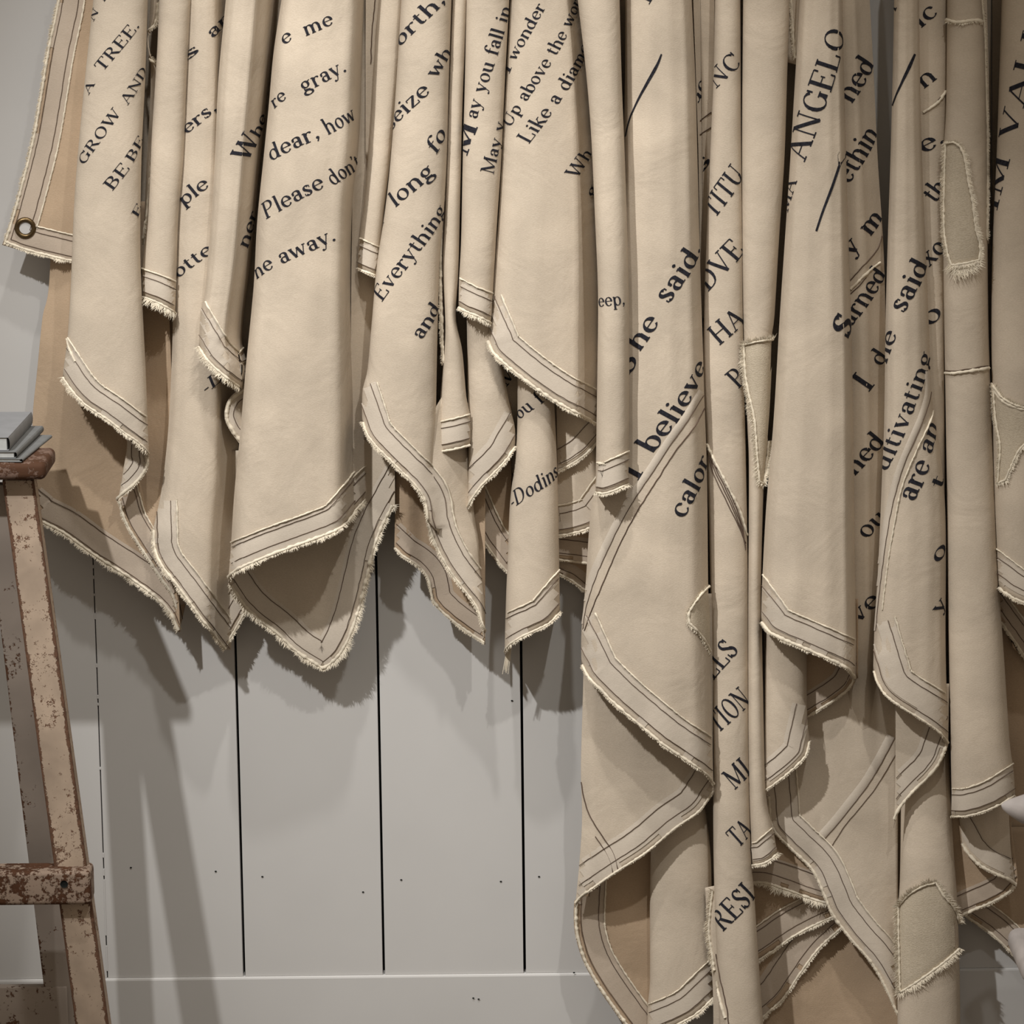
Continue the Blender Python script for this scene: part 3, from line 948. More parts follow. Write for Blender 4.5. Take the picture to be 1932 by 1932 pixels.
D5 = fold(D, [(853, 0), (845, 200), (839, 400), (835, 500), (840, 620), (835, 700), (829, 780), (826, 860)], [(882, 0), (873, 200), (868, 400), (865, 520), (860, 600), (872, 660), (880, 750), (888, 790), (888, 850)],
          [(825, 856), (850, 852), (875, 846), (889, 842)], (88, 104), 26)
hem(D, D5, [(825, 856), (850, 852), (875, 846), (889, 842)], w=58, st=(16, 46), ln=2, r=3)
rg = ribbon(D, [(834, 370), (830, 440), (828, 500), (829, 560), (831, 620), (834, 690)], [(841, 370), (838, 440), (836, 500), (837, 560), (838, 620), (841, 690)], 112, 100, ns=3)
fuzz(D, [rg], [(833, 385), (831, 440), (830, 500), (831, 560), (833, 620), (835, 685)], 1, 7, 3.2, 1.0)
stitch(D, [rg], [(838, 380), (836, 440), (834, 500), (835, 560), (837, 620), (838, 680)], r=.7)
D5b = fold(D, [(826, 800), (827, 866)], [(884, 800), (882, 890)], [(827, 862), (850, 872), (882, 886)], 66, 6, top=790, wall=False, prof=[(0, 4.8), (.15, 3), (1, 0)])
fuzz(D, [D5b], [(827, 862), (850, 872), (880, 883)], 1, 1, 3)
D2 = fold(D, [(757, 0), (748, 150), (737, 300), (726, 400), (711, 500), (702, 600), (693, 700), (684, 735), (683, 800)], [(852, 0), (847, 150), (843, 300), (836, 420), (829, 500), (825, 650), (822, 800), (819, 850), (819, 900), (826, 960), (830, 1000)],
          [(683, 798), (690, 818), (705, 840), (745, 881), (780, 916), (798, 944), (803, 975), (832, 1010)], (104, 124), 44, ns=34)
hem(D, [D2, D3], [(683, 798), (690, 818), (705, 840), (745, 881), (780, 916), (798, 944), (804, 980), (816, 1020), (840, 1068), (870, 1110), (898, 1148), (912, 1196)], w=50, st=(12, 40), ln=7)
text(D, D2, 'orth,', (755, 90), (842, 0), 34)
text(D, D2, 'seize', (741, 248), (814, 172), 36)
text(D, D2, 'wh', (823, 148), (852, 96), 32)
text(D, D2, 'long', (745, 392), (822, 325), 38)
text(D, D2, 'fo', (822, 292), (842, 252), 34, slant=.2)
text(D, D2, 'Everything', (720, 570), (842, 396), 36)
text(D, D2, 'and', (795, 642), (834, 580), 34)
text(D, D2, 'r', (716, 428), (728, 412), 30)
finish(D, 'banner printed seize, long and Everything, with a slanting hem running to a point')

# ================================================================== banner E (May you) and T (twinkle)
E = start('banner', 920, 0)
backing(E, 862, 1060, 860, 12)
E['mat'] = 'tan'
E5 = fold(E, [(882, 700), (880, 968)], [(965, 700), (965, 1095)], [(881, 965), (890, 985), (905, 1015), (925, 1045), (945, 1072), (966, 1092)], 45, 12, top=760, wall=False, prof=[(0, 2.2), (.2, .8), (1, 0)])
hem(E, E5, [(882, 964), (891, 985), (906, 1015), (926, 1045), (945, 1070), (966, 1090)], w=48, st=(14, 40), ln=5)
E4 = fold(E, [(880, 560), (882, 700), (884, 850), (882, 965)], [(925, 560), (942, 660), (961, 760), (972, 810), (972, 855)], [(882, 966), (894, 942), (912, 917), (938, 890), (960, 866), (973, 846)], (66, 92), 34, top=480)
hem(E, E4, [(882, 966), (894, 942), (912, 917), (938, 890), (960, 866), (973, 844)], w=52, st=(14, 42), ln=6, ridge=False)
E1 = fold(E, [(880, 0), (877, 150), (873, 300), (870, 450), (866, 530), (865, 590)], [(961, 0), (953, 150), (946, 300), (938, 420), (930, 560), (927, 615)], [(865, 582), (880, 590), (900, 598), (927, 612)], (100, 112), 36)
hem(E, E1, [(865, 583), (880, 591), (900, 599), (927, 614)], w=52, st=(14, 40), ln=9, r=3)
E6b = fold(E, [(930, 560), (945, 700)], [(1000, 560), (1000, 900)], [(945, 890), (1000, 900)], 34, 3, top=560, wall=False, prof=[(0, 0), (1, 1)])
text(E, E6b, 'M', (955, 730), (978, 704), 34)
E6 = fold(E, [(977, 600), (976, 700), (976, 800), (970, 880), (962, 950), (958, 1050), (955, 1120), (953, 1190), (952, 1235)], [(1040, 600), (1045, 740), (1050, 850), (1053, 950), (1055, 1050), (1056, 1120), (1057, 1165)],
          [(953, 1236), (962, 1220), (985, 1204), (1015, 1190), (1040, 1176), (1058, 1156)], (72, 96), 44, top=560)
hem(E, E6, [(953, 1236), (962, 1220), (985, 1204), (1015, 1190), (1040, 1176), (1058, 1156)], w=54, st=(15, 46), ln=6)
tl = MB()
for k in range(7):
    a = at(957 + k * 1.2, 1222 - k, 95); b = at(948 + k * 1.3 + random.random() * 3, 1262 + random.random() * 14, 92)
    tl.tube([a, (a + b) / 2 + Vector((.0006 * random.random(), 0, 0)), b], [1.1 * U, 1.0 * U, .6 * U], 4)
tl.build('thread_tassel', M['fuzz'], E6.obj)['kind'] = 'stuff'
text(E, E1, 'ay you fall in', (899, 226), (966, 14), 30)
text(E, E1, 'M', (880, 296), (902, 236), 40, bold=1.3)
text(E, E1, 'May y', (930, 330), (958, 232), 28)
text(E, E6, 'ou fin', (980, 792), (1046, 738), 30)
text(E, E6, '-Dodins', (966, 960), (1062, 896), 33, slant=.25)
finish(E, 'banner printed May you fall, a small signature on its lowest narrow fold')

Tn = start('banner', 1050, 0)
backing(Tn, 945, 1200, 820, 12)
Tn['mat'] = 'tan'
E9 = fold(Tn, [(1030, 980), (1030, 1085)], [(1150, 980), (1150, 1140)], [(1045, 1082), (1075, 1096), (1105, 1118), (1150, 1135)], 22, 5, top=960, wall=False, prof=[(0, 0), (1, 1)])
hem(Tn, E9, [(1045, 1082), (1075, 1096), (1105, 1118), (1140, 1132)], w=30, st=(14,), ridge=False, r=3, ln=6)
Tn['mat'] = 'tan'
E8 = fold(Tn, [(1030, 940), (1030, 1060)], [(1150, 940), (1150, 1075)], [(1030, 1056), (1080, 1062), (1150, 1072)], 36, 5, top=930, wall=False, prof=[(0, 0), (1, 1)])
hem(Tn, E8, [(1030, 1056), (1080, 1062), (1140, 1070)], w=50, st=(16, 42), ridge=False, r=3, ln=3)
E7b = fold(Tn, [(1045, 760), (1052, 1012)], [(1120, 760), (1132, 900), (1147, 945), (1147, 980)], [(1052, 1014), (1085, 1008), (1115, 998), (1135, 986), (1147, 970)], 52, 16, top=740, wall=False, prof=[(0, 0), (.5, 1), (.85, .9), (1, 0)])
hem(Tn, E7b, [(1052, 1014), (1085, 1008), (1115, 998), (1135, 986), (1147, 970)], w=58, st=(14, 44), ln=6)
E7a = fold(Tn, [(1048, 640), (1052, 900)], [(1128, 640), (1130, 860)], [(1050, 893), (1080, 878), (1108, 858), (1131, 834)], 68, 10, top=640, wall=False, prof=[(0, 0), (.5, 1), (1, 0)])
hem(Tn, E7a, [(1050, 893), (1080, 878), (1108, 858), (1131, 834)], w=44, st=(14, 40), ridge=False, ln=5)
E2 = fold(Tn, [(963, 0), (956, 130), (949, 250), (941, 400), (933, 500), (926, 600), (919, 640), (922, 670)], [(1097, 0), (1110, 150), (1120, 300), (1127, 500), (1128, 600), (1128, 820)],
          [(919, 645), (930, 668), (955, 692), (1000, 728), (1050, 762), (1095, 786), (1128, 806)], (94, 116), 42, prof=[(0, 0), (.05, .55), (.15, .85), (.4, 1), (.7, .9), (.83, .75), (.86, .2), (1, -1.0)])
hem(Tn, E2, [(919, 645), (930, 668), (955, 692), (1000, 728), (1050, 762), (1095, 786), (1128, 806)], w=58, st=(16, 47), r=4, ln=7)
E3 = fold(Tn, [(1090, 0), (1105, 130), (1115, 250), (1122, 400), (1128, 550), (1127, 700), (1124, 900)], [(1169, 0), (1173, 150), (1179, 300), (1184, 450), (1187, 600), (1187, 800), (1185, 940)],
          [(1124, 932), (1140, 934), (1162, 927), (1186, 916)], (165, 196), 40)
hem(Tn, E3, [(1124, 932), (1140, 934), (1162, 927), (1186, 916)], w=58, st=(13, 45), ln=8)
text(Tn, E2, 'wonder', (972, 116), (1030, 12), 27)
text(Tn, E2, 'I', (960, 142), (967, 124), 26)
text(Tn, E2, 'Up above the wor', (962, 242), (1094, 4), 28)
text(Tn, E2, 'Like a diamo', (997, 272), (1106, 88), 30)
text(Tn, E2, 'Wh', (1088, 338), (1116, 288), 30)
text(Tn, E2, 'g', (1119, 374), (1127, 352), 30)
text(Tn, E3, 'eep,', (1130, 579), (1180, 574), 31)
finish(Tn, 'banner printed Up above the and Like a, its hem slanting down to the right')
# ================================================================== banner F (believe)
Fb = start('banner', 1250, 0)
backing(Fb, 1160, 1340, 1180, 14)
Fb['mat'] = 'tan'
F3 = ribbon(Fb, [(1084, 1700), (1083, 1730), (1086, 1765), (1100, 1812), (1125, 1858), (1155, 1902), (1190, 1950), (1225, 2000)], [(1240, 1560), (1240, 1640), (1240, 1700), (1242, 1760), (1243, 1820), (1244, 1880), (1245, 1940), (1246, 2000)], [96, 96], [40, 45], -8, ns=18)
hem(Fb, F3, [(1084, 1700), (1083, 1730), (1086, 1765), (1100, 1812), (1125, 1858), (1155, 1902), (1190, 1950), (1224, 1998)], w=56, st=(12, 46), side=1, r=4, ln=4)
F2 = fold(Fb, [(1103, 1150), (1100, 1300), (1097, 1400), (1096, 1460), (1098, 1550), (1092, 1640), (1084, 1720)], [(1345, 1150), (1345, 1430), (1348, 1500)],
          [(1083, 1716), (1095, 1697), (1120, 1678), (1160, 1650), (1220, 1611), (1275, 1565), (1320, 1533), (1348, 1494)], (95, 112), 22, top=1120, prof=[(0, 0), (.08, .7), (.4, 1), (.8, .8), (1, .6)], wall=False, ns=34)
hem(Fb, F2, [(1083, 1716), (1095, 1697), (1120, 1678), (1160, 1650), (1220, 1611), (1275, 1565), (1320, 1533), (1348, 1494)], w=60, st=(22, 52), ridge=False, r=3, ln=3)
stitch(Fb, [F2], [(1094, 1455), (1102, 1505), (1116, 1545), (1140, 1583), (1158, 1610), (1166, 1640)], r=1.1)
stitch(Fb, [F2], [(1123, 1578), (1138, 1600), (1150, 1622), (1158, 1652)], r=.9)
F4 = fold(Fb, [(1229, 1560), (1226, 1700), (1226, 1850), (1222, 1900), (1220, 2010)], [(1325, 1480), (1340, 1600), (1343, 1700), (1347, 1850), (1348, 1960)], [(1220, 1965), (1245, 1950), (1280, 1935), (1315, 1915), (1348, 1884)], (50, 64), 34, top=1440)
hem(Fb, F4, [(1220, 1965), (1245, 1950), (1280, 1935), (1315, 1915), (1348, 1884)], w=58, st=(16, 44))
F1 = fold(Fb, [(1180, 0), (1178, 200), (1168, 400), (1150, 700), (1125, 900), (1113, 980), (1105, 1100), (1097, 1190), (1097, 1260)], [(1305, 0), (1312, 150), (1316, 300), (1321, 500), (1326, 650), (1329, 750), (1334, 900), (1336, 1100), (1339, 1200), (1343, 1380), (1346, 1490)],
          [(1097, 1256), (1108, 1278), (1130, 1302), (1165, 1336), (1205, 1370), (1250, 1407), (1300, 1441), (1332, 1465), (1346, 1486)], (110, 150), 58, prof=[(0, 0), (.03, .35), (.1, .75), (.35, 1), (.65, 1), (.88, .8), (.96, .4), (1, 0)], wob=10, ns=34)
hem(Fb, F1, [(1097, 1256), (1108, 1278), (1130, 1302), (1165, 1336), (1205, 1370), (1250, 1407), (1300, 1441), (1332, 1465), (1346, 1486)], w=64, st=(16, 52), r=3.4, ln=5)
sm = [(1330, 742), (1300, 790), (1268, 835), (1232, 890), (1195, 945), (1160, 1010), (1128, 1080), (1108, 1140), (1100, 1188)]
Ds = catmull(sm, 5)
band(Fb, [F1], Ds, 0, 14, -1, 1.8)
stitch(Fb, [F1], sm, 0)
stitch(Fb, [F1], [(1332, 765), (1308, 808), (1275, 850), (1240, 905), (1205, 960), (1172, 1022), (1142, 1090), (1118, 1148), (1103, 1190)], r=1.0)
for q in ([(1272, 945), (1270, 1015), (1268, 1030)],): pass
cloth_patch(Fb, [F1], [(1338, 1104), (1318, 1125), (1300, 1155), (1300, 1175), (1318, 1195), (1330, 1212), (1340, 1232)], 'frayed canvas corner patch', ln=7, inner=False)
penline(Fb, F1, [(1180, 258), (1188, 225), (1203, 190), (1222, 155), (1240, 122), (1248, 102)], [2, 2.6, 3.5, 5, 6, 3])
text(Fb, F1, 'said.', (1261, 574), (1331, 468), 46)
text(Fb, F1, 'he', (1206, 664), (1246, 606), 44)
text(Fb, F1, 'S', (1186, 712), (1207, 676), 46)
text(Fb, F1, 'believe', (1230, 857), (1334, 690), 44)
text(Fb, F1, 'I', (1201, 910), (1215, 886), 42)
text(Fb, F1, 'calor', (1289, 980), (1352, 868), 44)
text(Fb, F1, 'I', (1222, 12), (1236, -12), 36)
finish(Fb, 'long banner with a diagonal seam, printed said. and believe')

# ================================================================== banner G (narrow, capitals)
G = start('banner', 1400, 0)
Gb = backing(G, 1300, 1500, 1700, 14)
G2 = fold(G, [(1322, 0), (1325, 300), (1328, 600), (1330, 800)], [(1348, 0), (1346, 300), (1342, 600), (1340, 800)], [(1328, 800), (1340, 800)], 60, 4, wall=False, prof=[(0, 0), (1, 1)])
Gx = fold(G, [(1308, 0), (1318, 300), (1322, 600)], [(1336, 0), (1346, 600)], [(1322, 600), (1346, 600)], 54, 6, wall=False, prof=[(0, 1), (1, 0)])
text(G, Gx, 'de', (1308, 200), (1346, 158), 34)
text(G, G2, 's', (1322, 330), (1344, 300), 32)
stitch(G, [G2, Gx], [(1316, 232), (1330, 220), (1342, 212)], r=1)
stitch(G, [G2, Gx], [(1316, 258), (1330, 248), (1342, 240)], r=1)
G1 = fold(G, [(1349, 0), (1346, 150), (1339, 300), (1333, 450), (1328, 600), (1327, 700), (1333, 850), (1338, 1000), (1342, 1200), (1345, 1400), (1346, 1600), (1350, 1750), (1355, 1850), (1358, 2000)],
          [(1397, 0), (1399, 250), (1402, 450), (1404, 700), (1408, 900), (1412, 1100), (1414, 1400), (1417, 1600), (1424, 1700), (1434, 1850), (1446, 2010)], [(1356, 2005), (1446, 2005)], (92, 116), 34)
G4 = ribbon(G, [(1330, 1675), (1334, 1740), (1340, 1800), (1345, 1870), (1346, 1960)], [(1354, 1670), (1358, 1740), (1362, 1820), (1372, 1880), (1378, 1960)], 98, 112)
fuzz(G, [G4], [(1345, 1680), (1340, 1720), (1338, 1760), (1344, 1800), (1348, 1830)], 1, 11, 3.5, 1.3)
stitch(G, [G4, G1], [(1351, 1800), (1360, 1850), (1372, 1905), (1376, 1950)], r=1.1)
fuzz(G, [G4, G1], [(1352, 1850), (1360, 1890), (1368, 1920)], 1, 3, 4, .5)
for k, o_ in enumerate((0, 5, 9, 13)):
    stitch(G, [G1], [(1334 + o_, 850 + 2 * o_), (1347 + o_, 895), (1368 + o_, 940), (1392 + o_ * .6, 990), (1406, 1025 + o_)], r=.9)
fuzz(G, [G1], [(1335, 838), (1350, 872), (1372, 915), (1396, 965), (1409, 1010)], 1, 3, 3, .4)
H1 = fold(G, [(1402, 0), (1400, 250), (1401, 500), (1404, 650), (1410, 800), (1413, 900), (1411, 1200), (1412, 1450), (1417, 1600), (1419, 1640)], [(1490, 0), (1485, 150), (1480, 300), (1470, 450), (1461, 600), (1456, 640), (1450, 800), (1441, 920), (1437, 1100), (1440, 1300), (1446, 1500), (1458, 1560), (1467, 1612)],
          [(1418, 1636), (1440, 1632), (1455, 1624), (1468, 1612)], (104, 110), 34)
hem(G, H1, [(1418, 1636), (1440, 1632), (1455, 1624), (1468, 1612)], w=44, st=(14, 36), ln=7, r=3)
cloth_patch(G, [H1], [(1406, 650), (1430, 644), (1459, 640), (1456, 700), (1452, 780), (1446, 850), (1439, 912), (1432, 908), (1428, 850), (1424, 790), (1414, 740), (1408, 700)], 'frayed coarse linen patch with a fringed top', ln=12, inner=False)
text(G, G1, 'NC', (1350, 168), (1404, 118), 38)
text(G, G1, 'TITU', (1347, 414), (1424, 330), 42)
text(G, G1, 'DVE', (1336, 550), (1406, 472), 46)
text(G, G1, 'HA', (1356, 652), (1416, 604), 44)
text(G, G1, 'P', (1392, 734), (1412, 716), 42)
text(G, G1, 'LLS', (1346, 1284), (1396, 1226), 44)
text(G, G1, 'TION', (1354, 1384), (1432, 1324), 46)
text(G, G1, 'MI', (1385, 1490), (1430, 1456), 44)
text(G, G1, 'TA', (1392, 1600), (1434, 1568), 42)
text(G, G1, 'RESI', (1363, 1758), (1438, 1690), 46)
finish(G, 'narrow rope-like banner printed with capitals HA, TION and RES, reaching below the frame')

# ================================================================== banner I/J
I = start('banner', 1560, 0)
backing(I, 1478, 1640, 1250, 14)
I['mat'] = 'tan'
J6 = fold(I, [(1400, 1500), (1400, 2000)], [(1712, 1500), (1712, 2000)], [(1400, 2000), (1712, 2000)], 22, 6, top=1450, wall=False, prof=[(0, 0), (.3, 1), (.6, 0), (1, 1)], wob=10)
I['mat'] = 'tan'
J5 = fold(I, [(1415, 1700), (1425, 1940)], [(1600, 1700), (1600, 1760)], [(1424, 1940), (1448, 1915), (1480, 1885), (1512, 1838), (1548, 1790), (1598, 1745)], 34, 6, top=1640, wall=False, prof=[(0, 0), (1, 1)])
hem(I, J5, [(1424, 1940), (1448, 1915), (1480, 1885), (1512, 1838), (1548, 1790), (1598, 1745)], w=62, st=(18, 52), ridge=False, r=3, ln=6)
I['mat'] = 'tan'
J4 = fold(I, [(1412, 1600), (1420, 1825)], [(1600, 1600), (1600, 1730)], [(1420, 1822), (1460, 1796), (1500, 1768), (1550, 1742), (1600, 1722)], 46, 6, top=1560, wall=False, prof=[(0, 0), (1, 1)])
hem(I, J4, [(1420, 1822), (1460, 1796), (1500, 1768), (1550, 1742), (1598, 1723)], w=58, st=(18, 50), ridge=True, r=3, ln=6)
I['mat'] = 'tan'
J3 = fold(I, [(1400, 1450), (1400, 1672)], [(1580, 1450), (1580, 1712)], [(1400, 1668), (1440, 1668), (1480, 1680), (1530, 1698), (1578, 1712)], 60, 6, top=1440, wall=False, prof=[(0, 0), (1, 1)])
hem(I, J3, [(1400, 1668), (1440, 1668), (1480, 1680), (1530, 1698), (1578, 1712)], w=52, st=(22, 48), ridge=False, r=3.5, ln=12)
J2L = [(1440, 1150), (1440, 1380), (1446, 1502), (1454, 1560), (1490, 1600), (1530, 1642), (1553, 1690), (1568, 1725), (1605, 1775), (1640, 1815), (1668, 1862), (1692, 1915)]
J2 = ribbon(I, J2L, [(1690, 1150), (1692, 1250), (1693, 1300), (1694, 1350), (1694, 1400), (1694, 1450), (1694, 1500), (1694, 1560), (1694, 1650), (1695, 1740), (1695, 1840), (1696, 1915)], [60, 80, 88], [46, 66, 74], 12, ns=30, wob=12)
he = [(1447, 1502), (1455, 1562), (1490, 1602), (1530, 1642), (1553, 1690), (1568, 1725), (1605, 1775), (1640, 1815), (1668, 1862), (1690, 1912)]
hem(I, J2, he, w=58, st=(16, 44), side=1, r=3.4, ln=4)
sm = [(1688, 1392), (1668, 1430), (1640, 1478), (1608, 1520), (1580, 1555), (1556, 1582)]
band(I, [J2], catmull(sm, 5), 0, 16, -1, 1.6)
stitch(I, [J2], sm, 0)
stitch(I, [J2], [(1692, 1420), (1655, 1482), (1620, 1527), (1592, 1560), (1568, 1598)], 0)
J1 = fold(I, [(1566, 0), (1572, 300), (1578, 500), (1582, 800), (1586, 1200), (1600, 1575)], [(1641, 0), (1649, 150), (1656, 300), (1666, 450), (1670, 560), (1672, 700), (1674, 900), (1672, 1100), (1680, 1575)], [(1590, 1570), (1672, 1575)], [(0, 78), (1150, 74), (1300, 50), (1500, 14), (1570, 0)], 34, prof=[(0, 0), (.15, .7), (.4, 1), (.6, .9), (.7, .45), (1, -.3)])
I['mat'] = 'tan'
I3 = fold(I, [(1510, 1150), (1512, 1365)], [(1618, 1150), (1618, 1290)], [(1512, 1362), (1545, 1342), (1580, 1320), (1604, 1300), (1616, 1280)], 92, 5, top=1130, wall=False, prof=[(0, 0), (.8, 1), (1, 6)])
hem(I, I3, [(1512, 1362), (1545, 1342), (1580, 1320), (1604, 1300), (1616, 1280)], w=44, st=(14, 38), ridge=False, r=3, ln=4)
I2 = fold(I, [(1447, 1130), (1443, 1300), (1442, 1500)], [(1518, 1130), (1522, 1230), (1523, 1350), (1529, 1405)], [(1442, 1497), (1465, 1480), (1490, 1460), (1513, 1438), (1524, 1422), (1529, 1400)], (98, 110), 32, top=1100)
hem(I, I2, [(1442, 1497), (1465, 1480), (1490, 1460), (1513, 1438), (1524, 1422), (1529, 1400)], w=50, st=(18, 42), ridge=False, r=3, ln=4)
I1s = fold(I, [(1486, 0), (1486, 120)], [(1512, 0), (1504, 120)], [(1488, 118), (1502, 122)], 84, 4, wall=False, prof=[(0, 0), (1, 1)])
fuzz(I, [I1s], [(1490, -20), (1494, 20), (1496, 60), (1500, 110)], 1, 6, 3, 1.3)
I1 = fold(I, [(1509, 0), (1500, 150), (1491, 300), (1481, 450), (1471, 600), (1459, 800), (1446, 950), (1438, 1100), (1436, 1180)], [(1591, 0), (1592, 100), (1597, 300), (1601, 450), (1606, 600), (1610, 800), (1612, 1000), (1615, 1200), (1614, 1300)],
          [(1436, 1176), (1450, 1194), (1475, 1208), (1510, 1223), (1560, 1245), (1595, 1263), (1615, 1288)], (118, 146), 58, prof=[(0, 0), (.04, .4), (.12, .75), (.35, 1), (.7, 1), (.9, .8), (.96, .3), (1, -.4)], wob=9, ns=34)
hem(I, I1, [(1436, 1176), (1450, 1194), (1475, 1208), (1510, 1223), (1560, 1245), (1595, 1263), (1614, 1286)], w=56, st=(16, 46), r=4.2, ln=6)
text(I, I1, 'ANGELO', (1517, 306), (1604, 60), 48)
text(I, I1, 'MA', (1486, 402), (1504, 340), 34)
penline(I, I1, [(1540, 436), (1552, 400), (1570, 352), (1586, 305)], [4, 4.5, 5, 5])
penline(I, I1, [(1584, 310), (1588, 294), (1594, 276)], [5, 16, 8])
text(I, I1, 'S', (1600, 642), (1622, 606), 50, bold=1.3)
text(I, J1, 'ned', (1606, 196), (1658, 120), 46)
text(I, J1, 'ethin', (1602, 348), (1668, 250), 46)
text(I, J1, 'y m', (1606, 486), (1672, 408), 42)
text(I, J1, 'arned', (1606, 618), (1674, 516), 42)
text(I, J1, 'I', (1636, 742), (1652, 722), 46)
text(I, J1, 'd', (1662, 692), (1676, 670), 40)
text(I, J1, 'ned', (1612, 898), (1670, 832), 42)
text(I, J1, 'ou', (1634, 1018), (1672, 976), 40)
text(I, J1, 've', (1618, 1178), (1662, 1134), 40)
stitch(I, [J1], [(1603, 530), (1630, 500), (1655, 470), (1664, 445)], r=1)
stitch(I, [J1], [(1603, 556), (1620, 540), (1634, 524)], r=1)
fuzz(I, [J1], [(1606, 545), (1628, 522), (1645, 506), (1660, 495)], 1, 2, 3, .4)
finish(I, 'wide banner printed ANGELO up its face, with a black slash below the word')

# ================================================================== banner K
K = start('banner', 1730, 0)
backing(K, 1690, 1800, 1300, 14)
L1 = fold(K, [(1712, 0), (1714, 200), (1720, 500), (1728, 700), (1735, 1040)], [(1788, 0), (1787, 200), (1783, 400), (1782, 700), (1784, 1040)], [(1752, 1030), (1784, 1030)], (96, 106), 26)
K3 = fold(K, [(1702, 1330), (1700, 1500), (1698, 1650), (1694, 1750), (1693, 2000)], [(1788, 1330), (1794, 1500), (1799, 1600), (1806, 1700), (1811, 1850), (1812, 2000)], [(1693, 2005), (1812, 2005)], [(1290, 60), (1500, 70), (1700, 88), (2000, 96)], 40, top=1290)
K2 = fold(K, [(1690, 1330), (1689, 1480), (1686, 1568)], [(1790, 1330), (1789, 1410)], [(1686, 1564), (1692, 1540), (1705, 1518), (1730, 1490), (1755, 1466), (1776, 1438), (1789, 1404)], 116, 26, top=1290, wall=False, prof=[(0, .3), (.5, .5), (1, 1)])
hem(K, K2, [(1686, 1564), (1692, 1540), (1705, 1518), (1730, 1490), (1755, 1466), (1776, 1438), (1789, 1404)], w=52, st=(18, 44), ridge=False, r=4, ln=3)
K1 = fold(K, [(1687, 0), (1684, 150), (1680, 300), (1675, 450), (1671, 600), (1668, 800), (1664, 900), (1660, 1000), (1655, 1100), (1650, 1180), (1647, 1275)], [(1734, 0), (1736, 150), (1740, 300), (1746, 450), (1752, 600), (1758, 750), (1775, 860), (1783, 950), (1785, 1050), (1784, 1200), (1787, 1350), (1789, 1412)],
          [(1647, 1268), (1655, 1292), (1672, 1316), (1700, 1337), (1740, 1362), (1772, 1386), (1789, 1408)], (118, 142), 48, prof=[(0, 0), (.05, .5), (.2, .9), (.45, 1), (.75, .85), (.93, .5), (1, 0)])
hem(K, K1, [(1647, 1268), (1655, 1292), (1672, 1316), (1700, 1337), (1740, 1362), (1772, 1386), (1789, 1408)], w=68, st=(14, 56), r=3, ln=3)
sm = [(1756, 700), (1757, 740), (1745, 785), (1728, 825), (1705, 880), (1690, 930), (1678, 985), (1668, 1050), (1658, 1130), (1653, 1190)]
band(K, [K1], catmull(sm, 5), 0, 12, -1, 1.8)
stitch(K, [K1], sm)
fuzz(K, [K1], [(1762, 720), (1763, 760), (1752, 800), (1720, 870), (1700, 925), (1688, 985), (1676, 1060), (1665, 1150)], 1, 2, 2.2, .3)
penline(K, K1, [(1682, 205), (1690, 182), (1702, 155), (1716, 125), (1726, 102)], [2, 3, 5, 6.5, 4])
text(K, K1, 'said', (1705, 592), (1756, 498), 44)
text(K, K1, 'he', (1672, 688), (1694, 628), 40)
text(K, K1, 'ultivating', (1672, 892), (1764, 668), 38)
text(K, K1, 'are', (1724, 948), (1756, 874), 44)
text(K, K1, 'an', (1756, 860), (1796, 800), 36)
text(K, K1, 'o', (1772, 1064), (1787, 1030), 36)
text(K, K1, 'y', (1774, 1160), (1786, 1135), 36)
text(K, K1, 't', (1776, 925), (1786, 900), 36)
text(K, K1, 'r', (1689, 22), (1694, 8), 30)
text(K, L1, 'ic', (1736, 54), (1772, 24), 40)
text(K, L1, 'n', (1742, 168), (1770, 146), 40)
text(K, L1, 'e.', (1742, 290), (1784, 266), 42)
text(K, L1, 'th', (1764, 384), (1790, 352), 42)
text(K, L1, 'xo', (1752, 504), (1790, 468), 42)
text(K, L1, 'o', (1754, 618), (1780, 590), 40)
stitch(K, [L1], [(1742, 215), (1760, 200), (1782, 176)], r=1)
fuzz(K, [L1], [(1742, 212), (1758, 202), (1772, 190), (1784, 172)], 1, 2, 3.5, .4)
cloth_patch(K, [K3], [(1697, 1710), (1715, 1688), (1740, 1672), (1765, 1665), (1780, 1690), (1800, 1715), (1808, 1745), (1810, 1788), (1780, 1815), (1740, 1845), (1700, 1872), (1698, 1800)], 'coarse tan linen patch, ravelled round its edge', ln=13, inner=False)
finish(K, 'rounded twisting banner printed said, are and ...ating, a tan linen patch near its foot')

# ================================================================== banner M (patched)
Mb = start('banner', 1830, 0)
backing(Mb, 1775, 1870, 1400, 14)
Mb['mat'] = 'tan'
M4 = fold(Mb, [(1800, 1600), (1800, 1730)], [(2000, 1600), (2000, 1880)], [(1800, 1716), (1832, 1738), (1870, 1765), (1915, 1808), (1960, 1850), (2000, 1880)], 26, 6, top=1560, wall=False, prof=[(0, 0), (1, 1)])
hem(Mb, M4, [(1800, 1716), (1832, 1738), (1870, 1765), (1915, 1808), (1960, 1850), (2000, 1880)], w=46, st=(14, 38), ridge=True, r=3, ln=4)
Mb['mat'] = 'tan'
M3 = fold(Mb, [(1796, 1540), (1796, 1740)], [(1905, 1540), (1920, 1660), (1916, 1680)], [(1796, 1740), (1830, 1723), (1870, 1706), (1900, 1690), (1917, 1672)], 66, 8, top=1500, wall=False, prof=[(0, 0), (.7, .6), (1, 3)])
hem(Mb, M3, [(1796, 1740), (1830, 1723), (1870, 1706), (1900, 1690), (1917, 1672)], w=46, st=(12, 40), ridge=False, r=4, ln=4)
